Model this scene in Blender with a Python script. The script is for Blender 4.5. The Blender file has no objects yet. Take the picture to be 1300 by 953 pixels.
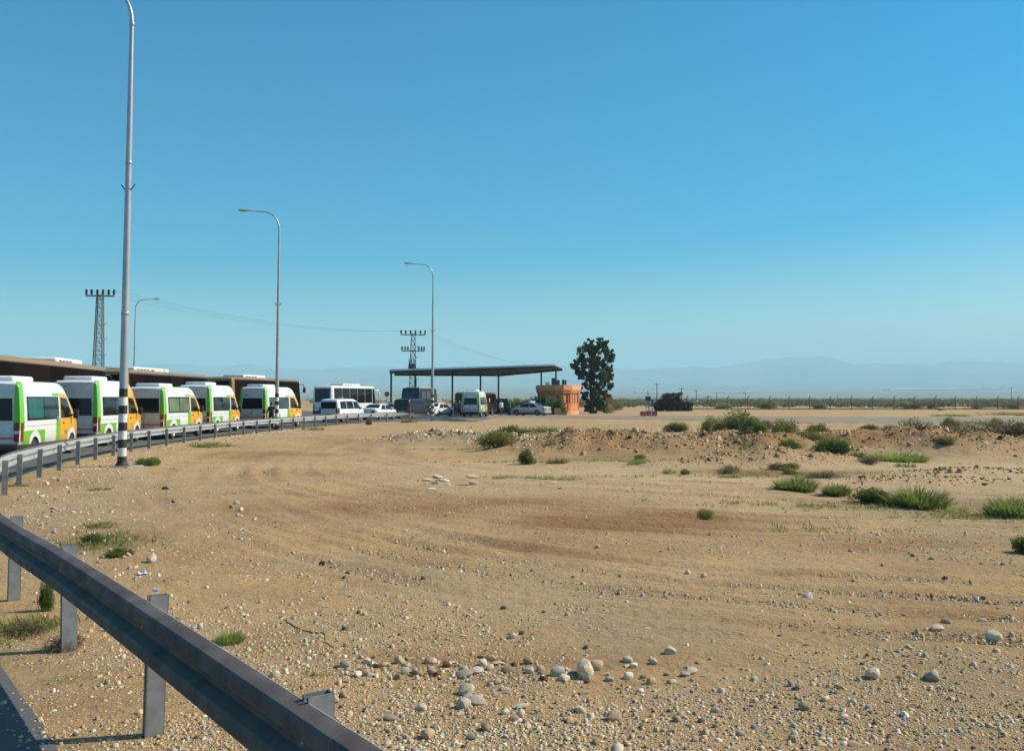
import bpy, bmesh, math, random
import numpy as np
from mathutils import Vector, Matrix
R = math.radians
sc = bpy.context.scene
col = sc.collection

# ------------------------------------------------------------------ camera, sky, sun, exposure
F = 1250.0; HOR = 505.0; CX = 650.0; CY = 431.5; EYE = 2.0
PITCH = math.atan((HOR - CY) / F)
cam_d = bpy.data.cameras.new('camera'); cam = bpy.data.objects.new('camera', cam_d); col.objects.link(cam)
cam.location = (0, 0, EYE); cam.rotation_euler = (R(90) + PITCH, 0, 0)
cam_d.sensor_width = 36; cam_d.lens = F / 1300 * 36; cam_d.shift_y = -45.0 / 1300
cam_d.clip_start = 0.05; cam_d.clip_end = 60000
sc.camera = cam

SUN_EL, SUN_AZ = 40.0, 78.0            # azimuth clockwise from the view direction (+Y)
w = bpy.data.worlds.new('World'); sc.world = w; w.use_nodes = True
nt = w.node_tree; nt.nodes.clear()
wo = nt.nodes.new('ShaderNodeOutputWorld'); bg = nt.nodes.new('ShaderNodeBackground')
sky = nt.nodes.new('ShaderNodeTexSky'); sky.sky_type = 'NISHITA'; sky.sun_disc = False
sky.sun_elevation = R(SUN_EL); sky.sun_rotation = R(SUN_AZ)
sky.altitude = 0; sky.air_density = 1.0; sky.dust_density = 1.6; sky.ozone_density = 3.0
hs = nt.nodes.new('ShaderNodeHueSaturation'); hs.inputs['Saturation'].default_value = 2.15
hs.inputs['Hue'].default_value = 0.487
nt.links.new(sky.outputs[0], hs.inputs['Color']); nt.links.new(hs.outputs[0], bg.inputs[0])
nt.links.new(bg.outputs[0], wo.inputs[0]); bg.inputs[1].default_value = 0.115
sd = bpy.data.lights.new('sun', 'SUN'); sun = bpy.data.objects.new('sun', sd); col.objects.link(sun)
sd.energy = 5.0; sd.angle = R(0.5); sd.color = (1.0, 0.91, 0.75)
to_sun = Vector((math.sin(R(SUN_AZ)) * math.cos(R(SUN_EL)), math.cos(R(SUN_AZ)) * math.cos(R(SUN_EL)), math.sin(R(SUN_EL))))
sun.rotation_euler = to_sun.to_track_quat('Z', 'Y').to_euler()
sun.location = (40, 10, 60)
vs = sc.view_settings; vs.view_transform = 'Standard'; vs.look = 'None'; vs.gamma = 1; vs.exposure = 0.22
vs.use_curve_mapping = False
sc.cycles.volume_bounces = 2

# ------------------------------------------------------------------ helpers
def gp(x, y, h=0.0):
    """world X, Y where the ray through photo pixel (x, y) meets height h"""
    u = (x - CX) / F; v = (CY - y) / F
    dy = math.cos(PITCH) - v * math.sin(PITCH); dz = math.sin(PITCH) + v * math.cos(PITCH)
    t = (h - EYE) / dz
    return u * t, dy * t
def xa(x, Y): return (x - CX) / F * Y * 0.9985
def za(y, Y): return EYE + (HOR - y) / F * Y

def tag(o, label=None, cat=None, group=None, kind=None):
    if label: o['label'] = label
    if cat: o['category'] = cat
    if group: o['group'] = group
    if kind: o['kind'] = kind
    return o
def empty(name, loc, rz=0.0, label=None, cat=None, group=None):
    o = bpy.data.objects.new(name, None); col.objects.link(o); o.location = loc; o.rotation_euler = (0, 0, rz)
    o.empty_display_size = 0.3
    return tag(o, label, cat, group)
def link(name, me, parent=None):
    o = bpy.data.objects.new(name, me); col.objects.link(o)
    if parent is not None: o.parent = parent
    return o
def copy_tree(o, parent=None):
    c = o.copy(); col.objects.link(c)
    if parent is not None: c.parent = parent
    for ch in list(o.children): copy_tree(ch, c)
    return c

class MB:
    def __init__(s): s.v = []; s.f = []; s.m = []; s.mi = 0
    def add(s, vs, fs):
        b = len(s.v); s.v += [tuple(p) for p in vs]
        for f in fs: s.f.append(tuple(i + b for i in f)); s.m.append(s.mi)
        return s
    def box(s, x0, x1, y0, y1, z0, z1, M=None):
        vs = [(x, y, z) for z in (z0, z1) for y in (y0, y1) for x in (x0, x1)]
        if M is not None: vs = [M @ Vector(p) for p in vs]
        return s.add(vs, [(0,2,3,1),(4,5,7,6),(0,1,5,4),(2,6,7,3),(0,4,6,2),(1,3,7,5)])
    def rbox(s, x0, x1, y0, y1, z0, z1, b=0.03, seg=2, M=None):
        bm = bmesh.new(); bmesh.ops.create_cube(bm, size=1)
        for q in bm.verts: q.co = Vector((x0 + (q.co.x + .5) * (x1 - x0), y0 + (q.co.y + .5) * (y1 - y0), z0 + (q.co.z + .5) * (z1 - z0)))
        bmesh.ops.bevel(bm, geom=bm.edges[:], offset=b, segments=seg, affect='EDGES', profile=0.5)
        bm.verts.index_update()
        vs = [(M @ q.co if M is not None else q.co.copy()) for q in bm.verts]
        fs = [[q.index for q in f.verts] for f in bm.faces]; bm.free()
        return s.add(vs, fs)
    def tube(s, pts, radii, n=8, cap=True):
        pts = [Vector(p) for p in pts]
        if not hasattr(radii, '__len__'): radii = [radii] * len(pts)
        vs = []; fs = []
        prev = None
        for i, p in enumerate(pts):
            d = (pts[min(i + 1, len(pts) - 1)] - pts[max(i - 1, 0)])
            d = d.normalized() if d.length > 1e-9 else Vector((0, 0, 1))
            a = prev if prev is not None else (Vector((1, 0, 0)) if abs(d.x) < .8 else Vector((0, 1, 0)))
            a = (a - d * a.dot(d)).normalized(); b = d.cross(a); prev = a
            for k in range(n):
                t = 2 * math.pi * k / n
                vs.append(p + (a * math.cos(t) + b * math.sin(t)) * radii[i])
        for i in range(len(pts) - 1):
            for k in range(n):
                k2 = (k + 1) % n
                fs.append((i * n + k, i * n + k2, (i + 1) * n + k2, (i + 1) * n + k))
        if cap: fs.append(tuple(range(n))[::-1]); fs.append(tuple((len(pts) - 1) * n + k for k in range(n)))
        return s.add(vs, fs)
    def lathe(s, prof, n=16, M=None):
        """prof: list of (r, z) round the Z axis"""
        vs = []; fs = []
        for r, z in prof:
            for k in range(n):
                t = 2 * math.pi * k / n; p = Vector((r * math.cos(t), r * math.sin(t), z))
                vs.append(M @ p if M is not None else p)
        for i in range(len(prof) - 1):
            for k in range(n):
                k2 = (k + 1) % n; fs.append((i * n + k, i * n + k2, (i + 1) * n + k2, (i + 1) * n + k))
        fs.append(tuple(range(n))[::-1]); fs.append(tuple((len(prof) - 1) * n + k for k in range(n)))
        return s.add(vs, fs)
    def prism(s, pts, z0, z1):
        n = len(pts); vs = [(x, y, z0) for x, y in pts] + [(x, y, z1) for x, y in pts]
        fs = [tuple(range(n))[::-1], tuple(range(n, 2 * n))] + [(i, (i + 1) % n, n + (i + 1) % n, n + i) for i in range(n)]
        return s.add(vs, fs)
    def mesh(s, name, mats, smooth=None):
        me = bpy.data.meshes.new(name); me.from_pydata(s.v, [], s.f); me.update()
        for m in (mats if isinstance(mats, (list, tuple)) else [mats]): me.materials.append(m)
        if any(s.m): me.polygons.foreach_set('material_index', s.m)
        if smooth is not None:
            me.polygons.foreach_set('use_smooth', [True] * len(me.polygons)); me.set_sharp_from_angle(angle=R(smooth))
        return me
    def build(s, name, mats, parent=None, smooth=None): return link(name, s.mesh(name, mats, smooth), parent)

# ------------------------------------------------------------------ materials
class NT:
    def __init__(s, name):
        s.m = bpy.data.materials.new(name); s.m.use_nodes = True; s.t = s.m.node_tree
        s.t.nodes.clear(); s.out = s.n('ShaderNodeOutputMaterial'); s.b = s.n('ShaderNodeBsdfPrincipled')
        s.l(s.b.outputs[0], s.out.inputs[0])
    def n(s, k): return s.t.nodes.new(k)
    def l(s, a, b): s.t.links.new(a, b)
    def set(s, i, v):
        if hasattr(v, 'is_linked') or isinstance(v, bpy.types.NodeSocket): s.l(v, i)
        elif isinstance(v, (tuple, list)) and len(v) == 3 and i.type == 'RGBA': i.default_value = (*v, 1)
        else: i.default_value = v
    def math(s, op, a, b=0.0, clamp=False):
        q = s.n('ShaderNodeMath'); q.operation = op; q.use_clamp = clamp; s.set(q.inputs[0], a); s.set(q.inputs[1], b); return q.outputs[0]
    def mix(s, f, a, b):
        q = s.n('ShaderNodeMix'); q.data_type = 'RGBA'; s.set(q.inputs[0], f); s.set(q.inputs[6], a); s.set(q.inputs[7], b); return q.outputs[2]
    def noise(s, scale, detail=4, rough=.55, vec=None):
        q = s.n('ShaderNodeTexNoise'); q.inputs['Scale'].default_value = scale; q.inputs['Detail'].default_value = detail
        q.inputs['Roughness'].default_value = rough
        if vec is not None: s.l(vec, q.inputs['Vector'])
        return q.outputs[0]
    def ramp(s, f, lo, hi):
        q = s.n('ShaderNodeMapRange'); q.inputs[1].default_value = lo; q.inputs[2].default_value = hi; s.l(f, q.inputs[0]); return q.outputs[0]
    def coord(s): return s.n('ShaderNodeTexCoord').outputs['Object']
    def sep(s, v): q = s.n('ShaderNodeSeparateXYZ'); s.l(v, q.inputs[0]); return q.outputs
    def bump(s, h, strength=.3, dist=.02):
        q = s.n('ShaderNodeBump'); q.inputs['Strength'].default_value = strength; q.inputs['Distance'].default_value = dist
        s.l(h, q.inputs['Height']); s.l(q.outputs[0], s.b.inputs['Normal'])
def pm(name, c1, c2=None, scale=3.0, rough=.6, metal=0.0, bump=0.0, spec=.5, coat=0.0, dist=.02):
    q = NT(name); b = q.b
    c2 = c2 or tuple(c * .72 for c in c1)
    f = q.noise(scale, 6, .6, q.coord()); f = q.ramp(f, .35, .65)
    q.l(q.mix(f, c1, c2), b.inputs['Base Color'])
    q.l(q.math('ADD', q.math('MULTIPLY', f, .12), rough - .06, True), b.inputs['Roughness'])
    b.inputs['Metallic'].default_value = metal; b.inputs['Specular IOR Level'].default_value = spec
    b.inputs['Coat Weight'].default_value = coat; b.inputs['Coat Roughness'].default_value = .08
    if bump: q.bump(q.noise(scale * 6, 5, .6, q.coord()), bump, dist)
    return q.m
def glass(name, c, rough=.06):
    q = NT(name); q.b.inputs['Base Color'].default_value = (*c, 1); q.b.inputs['Roughness'].default_value = rough
    q.b.inputs['Specular IOR Level'].default_value = .28
    f = q.noise(1.3, 3, .5, q.coord()); q.l(q.mix(q.ramp(f, .3, .7), c, tuple(v * .55 for v in c)), q.b.inputs['Base Color'])
    return q.m
def leafm(name, c1, c2, trans=.35):
    q = NT(name); oi = q.n('ShaderNodeObjectInfo'); at = q.n('ShaderNodeAttribute'); at.attribute_name = 'rnd'
    c = q.mix(at.outputs['Fac'], c1, c2)
    h = q.n('ShaderNodeHueSaturation'); q.l(c, h.inputs['Color'])
    q.l(q.math('ADD', q.math('MULTIPLY', oi.outputs['Random'], .5), .72), h.inputs['Value'])
    q.l(h.outputs[0], q.b.inputs['Base Color']); q.b.inputs['Roughness'].default_value = .6
    q.b.inputs['Specular IOR Level'].default_value = .25
    tr = q.n('ShaderNodeBsdfTranslucent'); q.l(h.outputs[0], tr.inputs[0])
    mx = q.n('ShaderNodeMixShader'); mx.inputs[0].default_value = trans
    q.l(q.b.outputs[0], mx.inputs[1]); q.l(tr.outputs[0], mx.inputs[2]); q.l(mx.outputs[0], q.out.inputs[0])
    return q.m

M = {}
M['galv'] = pm('galvanised_steel', (.46, .48, .48), (.36, .37, .37), 4, .5, .3, .05)
M['post'] = pm('post_steel', (.30, .31, .31), (.19, .20, .19), 6, .55, .35, .08)
M['pole'] = pm('pole_paint', (.42, .45, .47), (.33, .36, .38), 1.5, .4, .35)
M['black'] = pm('black_paint', (.012, .012, .013), (.03, .028, .025), 5, .6)
M['white'] = pm('white_paint', (.75, .75, .72), (.60, .58, .52), 5, .55)
M['bodywhite'] = pm('white_car_paint', (.80, .80, .79), (.72, .72, .71), 1.2, .28, 0, 0, .5, .6)
M['bodygrey'] = pm('silver_car_paint', (.42, .44, .46), (.36, .38, .40), 1.2, .3, .4, 0, .5, .6)
M['bodyblue'] = pm('pale_blue_car_paint', (.30, .42, .50), (.24, .34, .42), 1.2, .3, .2, 0, .5, .6)
M['bodyblack'] = pm('black_car_paint', (.010, .010, .012), (.016, .015, .016), 1.2, .3, 0, 0, .35, .15)
M['bodydark'] = pm('dark_brown_truck_paint', (.025, .017, .014), (.016, .011, .010), 1.5, .4)
M['tint'] = glass('tinted_glass', (.012, .013, .013)); M['coachglass'] = glass('brown_tinted_glass', (.018, .013, .010), .2)
M['coachglass'].node_tree.nodes['Principled BSDF'].inputs['Specular IOR Level'].default_value = .02
_q = M['coachglass'].node_tree; _p = _q.nodes['Principled BSDF']; _o = _q.nodes.new('ShaderNodeObjectInfo'); _m = _q.nodes.new('ShaderNodeMix'); _m.data_type = 'RGBA'
_m.inputs[6].default_value = (.008, .007, .006, 1); _m.inputs[7].default_value = (.016, .011, .009, 1); _q.links.new(_o.outputs['Random'], _m.inputs[0]); _q.links.new(_m.outputs[2], _p.inputs['Base Color']); _p.inputs['Specular IOR Level'].default_value = .0
M['railshade'] = pm('painted_shade_on_steel', (.15, .125, .11), (.085, .068, .06), 3, .65, .05, .1, .2)  # same rail steel, with the shade of its road side painted in as darker colour
M['clear'] = glass('clear_car_glass', (.035, .055, .06))
M['teal'] = glass('window_with_teal_curtain', (.02, .12, .11), .12)
M['screen'] = glass('windscreen_glass', (.06, .08, .09))
M['rubber'] = pm('rubber', (.018, .018, .018), (.03, .028, .025), 8, .85)
M['plast'] = pm('black_plastic', (.022, .022, .023), (.035, .033, .03), 5, .65)
M['rim'] = pm('wheel_rim', (.32, .33, .34), (.22, .22, .23), 6, .4, .7)
M['red'] = pm('red_lens', (.28, .012, .01), (.18, .008, .008), 6, .3)
M['lampw'] = pm('clear_lens', (.7, .72, .72), (.55, .57, .57), 6, .15)
M['amber'] = pm('orange_reflector', (.55, .14, .02), (.38, .08, .015), 6, .4)
M['yellow'] = pm('yellow_plastic', (.72, .42, .015), (.55, .30, .01), 4, .45)
M['green'] = pm('green_paint', (.16, .50, .02), (.12, .4, .015), 4, .4)
M['blue'] = pm('blue_sticker', (.08, .32, .65), (.06, .25, .55), 4, .4)
M['acwhite'] = pm('air_conditioner_cover', (.74, .76, .75), (.6, .62, .6), 3, .5)
M['concrete'] = pm('concrete', (.36, .33, .28), (.27, .25, .21), 3, .9, 0, .25)
M['orange'] = pm('orange_plaster', (.60, .215, .075), (.50, .175, .06), 2.2, .85, 0, .2)
M['peach'] = pm('peach_plaster', (.66, .32, .15), (.57, .27, .125), 2.2, .85, 0, .2)
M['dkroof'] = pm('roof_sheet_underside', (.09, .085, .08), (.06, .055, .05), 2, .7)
M['steeldk'] = pm('dark_painted_steel', (.045, .05, .06), (.03, .032, .036), 3, .5)
M['sheet'] = pm('pale_roof_sheet', (.55, .55, .50), (.45, .45, .41), 2, .5)
M['bark'] = pm('bark', (.085, .062, .045), (.05, .036, .027), 4, .9, 0, .5, .3, 0, .04)
M['leafdk'] = leafm('tree_leaf', (.038, .066, .024), (.10, .13, .048), .3)
M['leafbush'] = leafm('shrub_leaf', (.115, .16, .035), (.20, .24, .06), .42)
M['grass'] = leafm('green_tussock', (.16, .23, .045), (.30, .34, .10), .45)
M['olive'] = leafm('olive_scrub', (.20, .22, .055), (.34, .33, .11), .42)
M['brownscrub'] = leafm('dry_scrub', (.15, .11, .055), (.23, .18, .09), .3)
M['farscrub'] = leafm('far_scrub', (.10, .11, .045), (.20, .18, .085), .3)
M['thatch'] = leafm('dry_palm_frond', (.040, .025, .018), (.065, .042, .030), .1)
M['stem'] = pm('plant_stem', (.16, .13, .07), (.10, .08, .045), 8, .9)
M['rust'] = pm('rusty_steel', (.16, .07, .035), (.09, .045, .03), 5, .85)
M['signred'] = pm('red_sign', (.42, .02, .025), (.34, .02, .02), 4, .5)
M['signyel'] = pm('faded_yellow_sign', (.40, .20, .03), (.30, .15, .025), 4, .6)
M['orangepl'] = pm('red_plastic_barrier', (.45, .07, .03), (.33, .05, .025), 4, .6)
M['greenhouse'] = pm('greenhouse_sheet', (.62, .62, .60), (.5, .5, .48), .05, .7)
M['ceram'] = pm('brown_insulator', (.045, .03, .025), (.03, .02, .018), 4, .35)
M['lattice'] = pm('weathered_lattice_steel', (.16, .16, .15), (.10, .10, .09), 3, .6, .3)
M['wire'] = pm('cable', (.10, .10, .10), (.07, .07, .07), 3, .6)
M['litter'] = pm('white_litter', (.75, .77, .78), (.55, .6, .66), 30, .5)
M['litterb'] = pm('blue_litter', (.15, .35, .68), (.6, .65, .7), 30, .5)
M['greenflag'] = pm('green_cloth', (.10, .45, .12), (.08, .3, .1), 4, .7)

# ------------------------------------------------------------------ noise and terrain
rng = np.random.default_rng(7); random.seed(7)
def _hash(ix, iy, s):
    h = (ix.astype(np.int64) * 374761393 + iy.astype(np.int64) * 668265263 + s * 1442695041) & 0xffffffff
    h = ((h ^ (h >> 13)) * 1274126177) & 0xffffffff
    return ((h ^ (h >> 16)) & 0xffff) / 65535.0
def vnoise(x, y, s=0):
    ix = np.floor(x); iy = np.floor(y); fx = x - ix; fy = y - iy
    fx = fx * fx * (3 - 2 * fx); fy = fy * fy * (3 - 2 * fy)
    a = _hash(ix, iy, s); b = _hash(ix + 1, iy, s); c = _hash(ix, iy + 1, s); d = _hash(ix + 1, iy + 1, s)
    return (a * (1 - fx) + b * fx) * (1 - fy) + (c * (1 - fx) + d * fx) * fy
def fbm(x, y, o=4, s=0):
    t = np.zeros_like(x, dtype=float); a = .5
    for i in range(o): t = t + a * vnoise(x, y, s + i); x = x * 2.03 + 5.1; y = y * 2.03 + 1.7; a *= .5
    return t / (1 - .5 ** o)

def catmull(P, step):
    P = [Vector((*p, 0)) for p in P]; out = []
    for i in range(len(P) - 1):
        a = P[max(i - 1, 0)]; b = P[i]; c = P[i + 1]; d = P[min(i + 2, len(P) - 1)]
        for k in range(12):
            t = k / 12
            out.append(.5 * ((2 * b) + (c - a) * t + (2 * a - 5 * b + 4 * c - d) * t * t + (3 * b - a - 3 * c + d) * t ** 3))
    out.append(P[-1])
    res = [out[0].copy()]; need = step
    for p, q in zip(out[:-1], out[1:]):
        L = (q - p).length; pos = 0.0
        while L - pos >= need:
            pos += need; res.append(p.lerp(q, pos / L)); need = step
        need -= (L - pos)
    return res
RAIL = [(7.6,-8.2),(4.75,-4.1),(1.9,0.05),(-1.02,4.27),(-3.24,7.45),(-5.39,10.45),(-8.1,14.9),(-10.05,19.3),(-11.45,23.0),(-12.9,28.8),(-13.9,34.2),(-14.5,40),(-14.7,47),
        (-14.6,54),(-14.2,61),(-13.6,68),(-12.5,75.5),(-10.9,81.0),(-8.8,83.4),(-6,84.1),(-2.4,83.8)]
rail_path = catmull(RAIL, .4)
rp = np.array([(p.x, p.y) for p in rail_path])
ROAD_N = [(-2.6,97.5),(5,96.8),(11,94),(16,89.5),(22.6,81.5),(30,76),(38,72),(60,65),(110,58)]
ROAD_F = [(-2.6,113),(5,113),(14,110.5),(26,106),(40,103),(52,101),(70,100),(90,99),(150,98)]
BUMPS = [  # cx, cy, rx, ry, height
    (-2.4,44,2.6,2.2,.42), (.2,42,1.8,2.0,.40), (1.6,36.5,2.2,2.4,.62), (4.2,36,2.6,2.2,.52), (7.0,35.2,2.6,1.8,.48), (9.6,35.5,2.6,1.9,.45),
    (6.6,29.5,2.6,1.1,.30), (9.2,30,2.0,1.1,.30), (12.6,40,2.6,2.4,.55), (16,38,3.0,2.5,.62), (15.2,34.5,2.0,1.4,.40), (19.5,36,3,2.4,.55), (23,34,3,2.4,.5),
    (10.2,46.5,2.8,2.4,.42), (14,46,2.6,2.2,.42), (4,50,5,3,.28), (17.2,43.5,2,1.6,.6), (-4.4,46,2.2,2,.3), (12.6,26,3,1.0,.16), (9.8,23.5,2.2,.9,.16),(26,42,5,3,.5)]
def seg_dist(X, Y, P):
    d = np.full(X.shape, 1e9)
    for (ax, ay), (bx, by) in zip(P[:-1], P[1:]):
        vx, vy = bx - ax, by - ay; t = np.clip(((X - ax) * vx + (Y - ay) * vy) / (vx * vx + vy * vy), 0, 1)
        d = np.minimum(d, np.hypot(X - ax - t * vx, Y - ay - t * vy))
    return d
def ground_h(X, Y):
    X = np.asarray(X, float); Y = np.asarray(Y, float); r = np.hypot(X, Y)
    d = seg_dist(X, Y, RAIL)
    # flat where roads, aprons and buildings stand
    yl = np.interp(Y, [p[1] for p in RAIL[:18]], [p[0] for p in RAIL[:18]])
    left = np.clip((yl + .3 - X) / 1.5, 0, 1) * (Y < 84)
    yn = np.interp(X, [p[0] for p in ROAD_N], [p[1] for p in ROAD_N])
    apr = np.clip((Y - (yn - 2.0)) / 2.0, 0, 1) * np.clip((170 - Y) / 10, 0, 1)
    flat = np.clip(1 - np.maximum(np.maximum(left, apr), np.clip((1.2 - d) / .8, 0, 1)), 0, 1)
    h = .12 * (fbm(X / 4.5, Y / 4.5, 3, 3) - .5) + .05 * (fbm(X / .7, Y / .7, 3, 9) - .5)
    h = h * np.clip(1.2 - r / 250, 0, 1)
    rough = fbm(X / 1.1, Y / 1.1, 5, 21)
    for cx, cy, rx, ry, hh in BUMPS:
        q = ((X - cx) / rx) ** 2 + ((Y - cy) / ry) ** 2
        h = h + hh * np.exp(-q * 1.2) * (.2 + 1.5 * rough)
    h = h * flat
    far = np.interp(r, [0, 1200, 2500, 4500, 7500, 9000, 10500, 12500, 15200], [0, 0, 2, 30, 100, 250, 335, 300, 240])
    az = np.arctan2(X, Y)
    rid = np.clip((r - 5500) / 4500, 0, 1)
    far = far * (1 + rid * (.75 * (fbm(az * 11 + 3, r / 2200, 5, 40) - .5) + .12 * np.sin(az * 5 + 1.0)))
    far = far + np.clip((r - 2500) / 2000, 0, 1) * 10 * (fbm(X / 700, Y / 700, 3, 50) - .5)
    return h + far
def gz(x, y): return float(ground_h(np.array([x]), np.array([y]))[0])

TRACKS = []
def make_tracks():
    A = catmull([(-6,62),(-9.2,46),(-9.4,33),(-7,22),(-3.4,15),(.3,11),(4.5,9),(10,8.2),(18,8)], 1.2)
    B = catmull([(-4,62),(-6.5,46),(-5.4,34),(-.5,25),(7,20),(14,18),(24,17)], 1.6)
    C = catmull([(-5,62),(-8,43),(-7.8,29),(-4.4,20),(1.5,15.2),(9,13.4),(17,12.8)], 1.4)
    for P, ds in ((A, (0, 1.75, -.9, .85)), (C, (0, 1.8, .6, 2.5)), (B, (0, 1.8, -1.2, .6))):
        for d in ds:
            q = off(P, d); TRACKS.append([(p.x, p.y) for p in q])
def rut_h(X, Y):
    h = np.zeros_like(X); t = np.zeros_like(X)
    m = (np.hypot(X, Y) < 66) & (Y > 5) & (X > -13) & (X < 26); x = X[m]; y = Y[m]; hh = np.zeros_like(x); tt = np.zeros_like(x)
    fade = np.clip((36 - np.hypot(x, y)) / 20, .08, 1); wob = .22 * (fbm(x / 2.5, y / 2.5, 2, 70) - .5); amp = np.clip(fbm(x / 3.5, y / 3.5, 3, 75) * 2.4 - .5, 0, 1)
    lug = fbm(x / .25, y / .25, 2, 79)
    for k, T in enumerate(TRACKS):
        d = seg_dist(x, y, T) + wob
        hh += amp * (-.045 * np.exp(-(d / .15) ** 2) + .034 * np.exp(-((np.abs(d) - .30) / .11) ** 2)) * (.7 + .6 * lug) * fade * .85; tt = np.maximum(tt, amp * np.exp(-(d / .3) ** 2))
    h[m] = hh; t[m] = tt
    return h, t
def off(path, d):
    out = []
    for i, p in enumerate(path):
        t = (path[min(i + 1, len(path) - 1)] - path[max(i - 1, 0)]).normalized()
        out.append(Vector((p.x - t.y * d, p.y + t.x * d, 0)))
    return out
make_tracks()
def ground():
    a_d = np.linspace(R(-36), R(36), 560); a_l = np.linspace(R(-180), R(-36), 60)[:-1]; a_r = np.linspace(R(36), R(180), 60)[1:-1]
    A = np.concatenate([a_l, a_d, a_r])
    rr = [.8]
    while rr[-1] < 170: rr.append(rr[-1] * 1.0078)
    while rr[-1] < 15100: rr.append(rr[-1] * 1.035)
    rr = np.array(rr); nA, nR = len(A), len(rr)
    rg, ag = np.meshgrid(rr, A, indexing='ij'); X = rg * np.sin(ag); Y = rg * np.cos(ag); Z = ground_h(X, Y); rh, rtrack = rut_h(X, Y); Z = Z + rh
    vs = np.concatenate([np.stack([X, Y, Z], -1).reshape(-1, 3), [[0, 0, 0]]])
    i = np.arange(nR - 1)[:, None] * nA; j = np.arange(nA)[None, :]; j2 = (j + 1) % nA
    q = np.stack([i + j, i + j2, i + nA + j2, i + nA + j], -1).reshape(-1, 4)[:, ::-1]
    me = bpy.data.meshes.new('ground')
    c = len(vs) - 1; tris = np.stack([np.full(nA, c), j2[0], j[0]], -1)
    loops = np.concatenate([q.ravel(), tris.ravel()]).astype(np.int32)
    starts = np.concatenate([np.arange(len(q)) * 4, len(q) * 4 + np.arange(nA) * 3]).astype(np.int32)
    me.vertices.add(len(vs)); me.vertices.foreach_set('co', vs.astype(np.float32).ravel())
    me.loops.add(len(loops)); me.loops.foreach_set('vertex_index', loops)
    me.polygons.add(len(starts)); me.polygons.foreach_set('loop_start', starts)
    me.update(calc_edges=True); me.validate()
    me.polygons.foreach_set('use_smooth', [True] * len(me.polygons))
    # soil kind per vertex: r = reddish soil, g = pale washed soil, b = plant cover
    Xf, Yf = vs[:, 0], vs[:, 1]
    red = np.zeros(len(vs)); pale = np.zeros(len(vs)); veg = np.zeros(len(vs))
    n1 = fbm(Xf / 1.6, Yf / 1.6, 4, 60)
    for px, py, rx, ry, a in [(330,578,1.6,2.2,.7),(250,700,.5,.8,.7),(330,805,.25,.4,.8),(300,650,.7,1.6,.5),(70,612,1.1,1.4,.7),(520,640,2.2,1.8,.6),(640,642,2.6,1.6,.7),(820,665,1.8,1.0,.8),
                           (720,660,2.0,1.0,.6),(1090,690,1.6,.7,.9),(1230,720,1.5,.6,.6),(690,690,2,.8,.35),(560,830,1.2,.35,.6),(1000,600,2.5,1.0,.9),(930,598,1.6,.7,.8),(1110,570,3,1.5,.8),(1150,565,3,2,.6),
                           (760,580,4,1.4,.5),(690,560,2,2,.5),(960,570,4,1.5,.5),(150,680,.8,1.0,.6),(1250,780,.9,.3,.4),(700,838,.9,.2,.5),(420,600,2,2,.35),(590,550,4,2,.3),(780,700,1.5,.6,.35)]:
        cx, cy = gp(px, py); red += a * np.exp(-(((Xf - cx) / rx) ** 2 + ((Yf - cy) / ry) ** 2))
    for cx, cy, rx, ry, hh in BUMPS:
        if cx > 1 and cy > 26: red += .75 * hh / .5 * np.exp(-(((Xf - cx) / rx) ** 2 + ((Yf - cy) / ry) ** 2) * 1.1)
    tk = np.append(rtrack.ravel(), 0.0); red += .38 * tk * np.clip((n1 - .35) * 5, 0, 1) + .16 * tk
    red = np.clip(red * (.35 + 1.5 * (n1 - .18)), 0, 1)
    for px, py, rx, ry, a in [(800,610,6,4,.6),(1130,600,8,5,.6),(1000,650,4,2,.5),(1250,600,7,4,.6),(950,720,2.5,.8,.45),(700,760,2,1,.25),(450,590,5,5,.3),(640,590,5,4,.35),(220,600,1.5,3,.3)]:
        cx, cy = gp(px, py); pale += a * np.exp(-(((Xf - cx) / rx) ** 2 + ((Yf - cy) / ry) ** 2))
    pale = np.clip(pale * (.6 + .8 * n1), 0, 1)
    for px, py, rx, ry, a in [(800,583,6,.9,.7),(1000,600,3,1.2,.6),(640,568,1.6,2,.6),(760,553,5,3,.5),(1150,640,2.4,1.2,.6),(1250,650,2,1.2,.5),(130,690,.6,.9,.7),(30,800,.3,.5,.7),(900,577,3,1,.5)]:
        cx, cy = gp(px, py); veg += a * np.exp(-(((Xf - cx) / rx) ** 2 + ((Yf - cy) / ry) ** 2))
    veg += np.clip((np.hypot(Xf, Yf) - 200) / 100, 0, 1) * .75
    veg = np.clip(veg * (n1 * 2.6 - .7), 0, 1)
    at = me.color_attributes.new('soil', 'FLOAT_COLOR', 'POINT')
    at.data.foreach_set('color', np.stack([red, pale, veg, np.ones(len(vs))], -1).astype(np.float32).ravel())
    q = NT('desert_soil'); co = q.coord(); b = q.b
    at = q.n('ShaderNodeAttribute'); at.attribute_name = 'soil'; sp = q.sep(at.outputs['Vector'])
    big = q.ramp(q.noise(.35, 5, .6, co), .3, .7); mid = q.ramp(q.noise(2.2, 6, .62, co), .32, .68); fin = q.ramp(q.noise(26, 5, .7, co), .3, .7)
    c = q.mix(big, (.58, .370, .172), (.49, .300, .128)); c = q.mix(q.math('MULTIPLY', mid, .75), c, (.60, .415, .205))
    z1 = q.ramp(q.noise(.16, 6, .7, co), .44, .60); c = q.mix(q.math('MULTIPLY', z1, .55), c, (.36, .285, .185)); z2 = q.ramp(q.noise(.55, 7, .72, co), .50, .66); c = q.mix(q.math('MULTIPLY', z2, .5), c, (.36, .205, .085))
    c = q.mix(sp[1], c, (.62, .44, .24)); c = q.mix(q.math('MULTIPLY', sp[0], .9), c, (.30, .145, .055))
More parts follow.
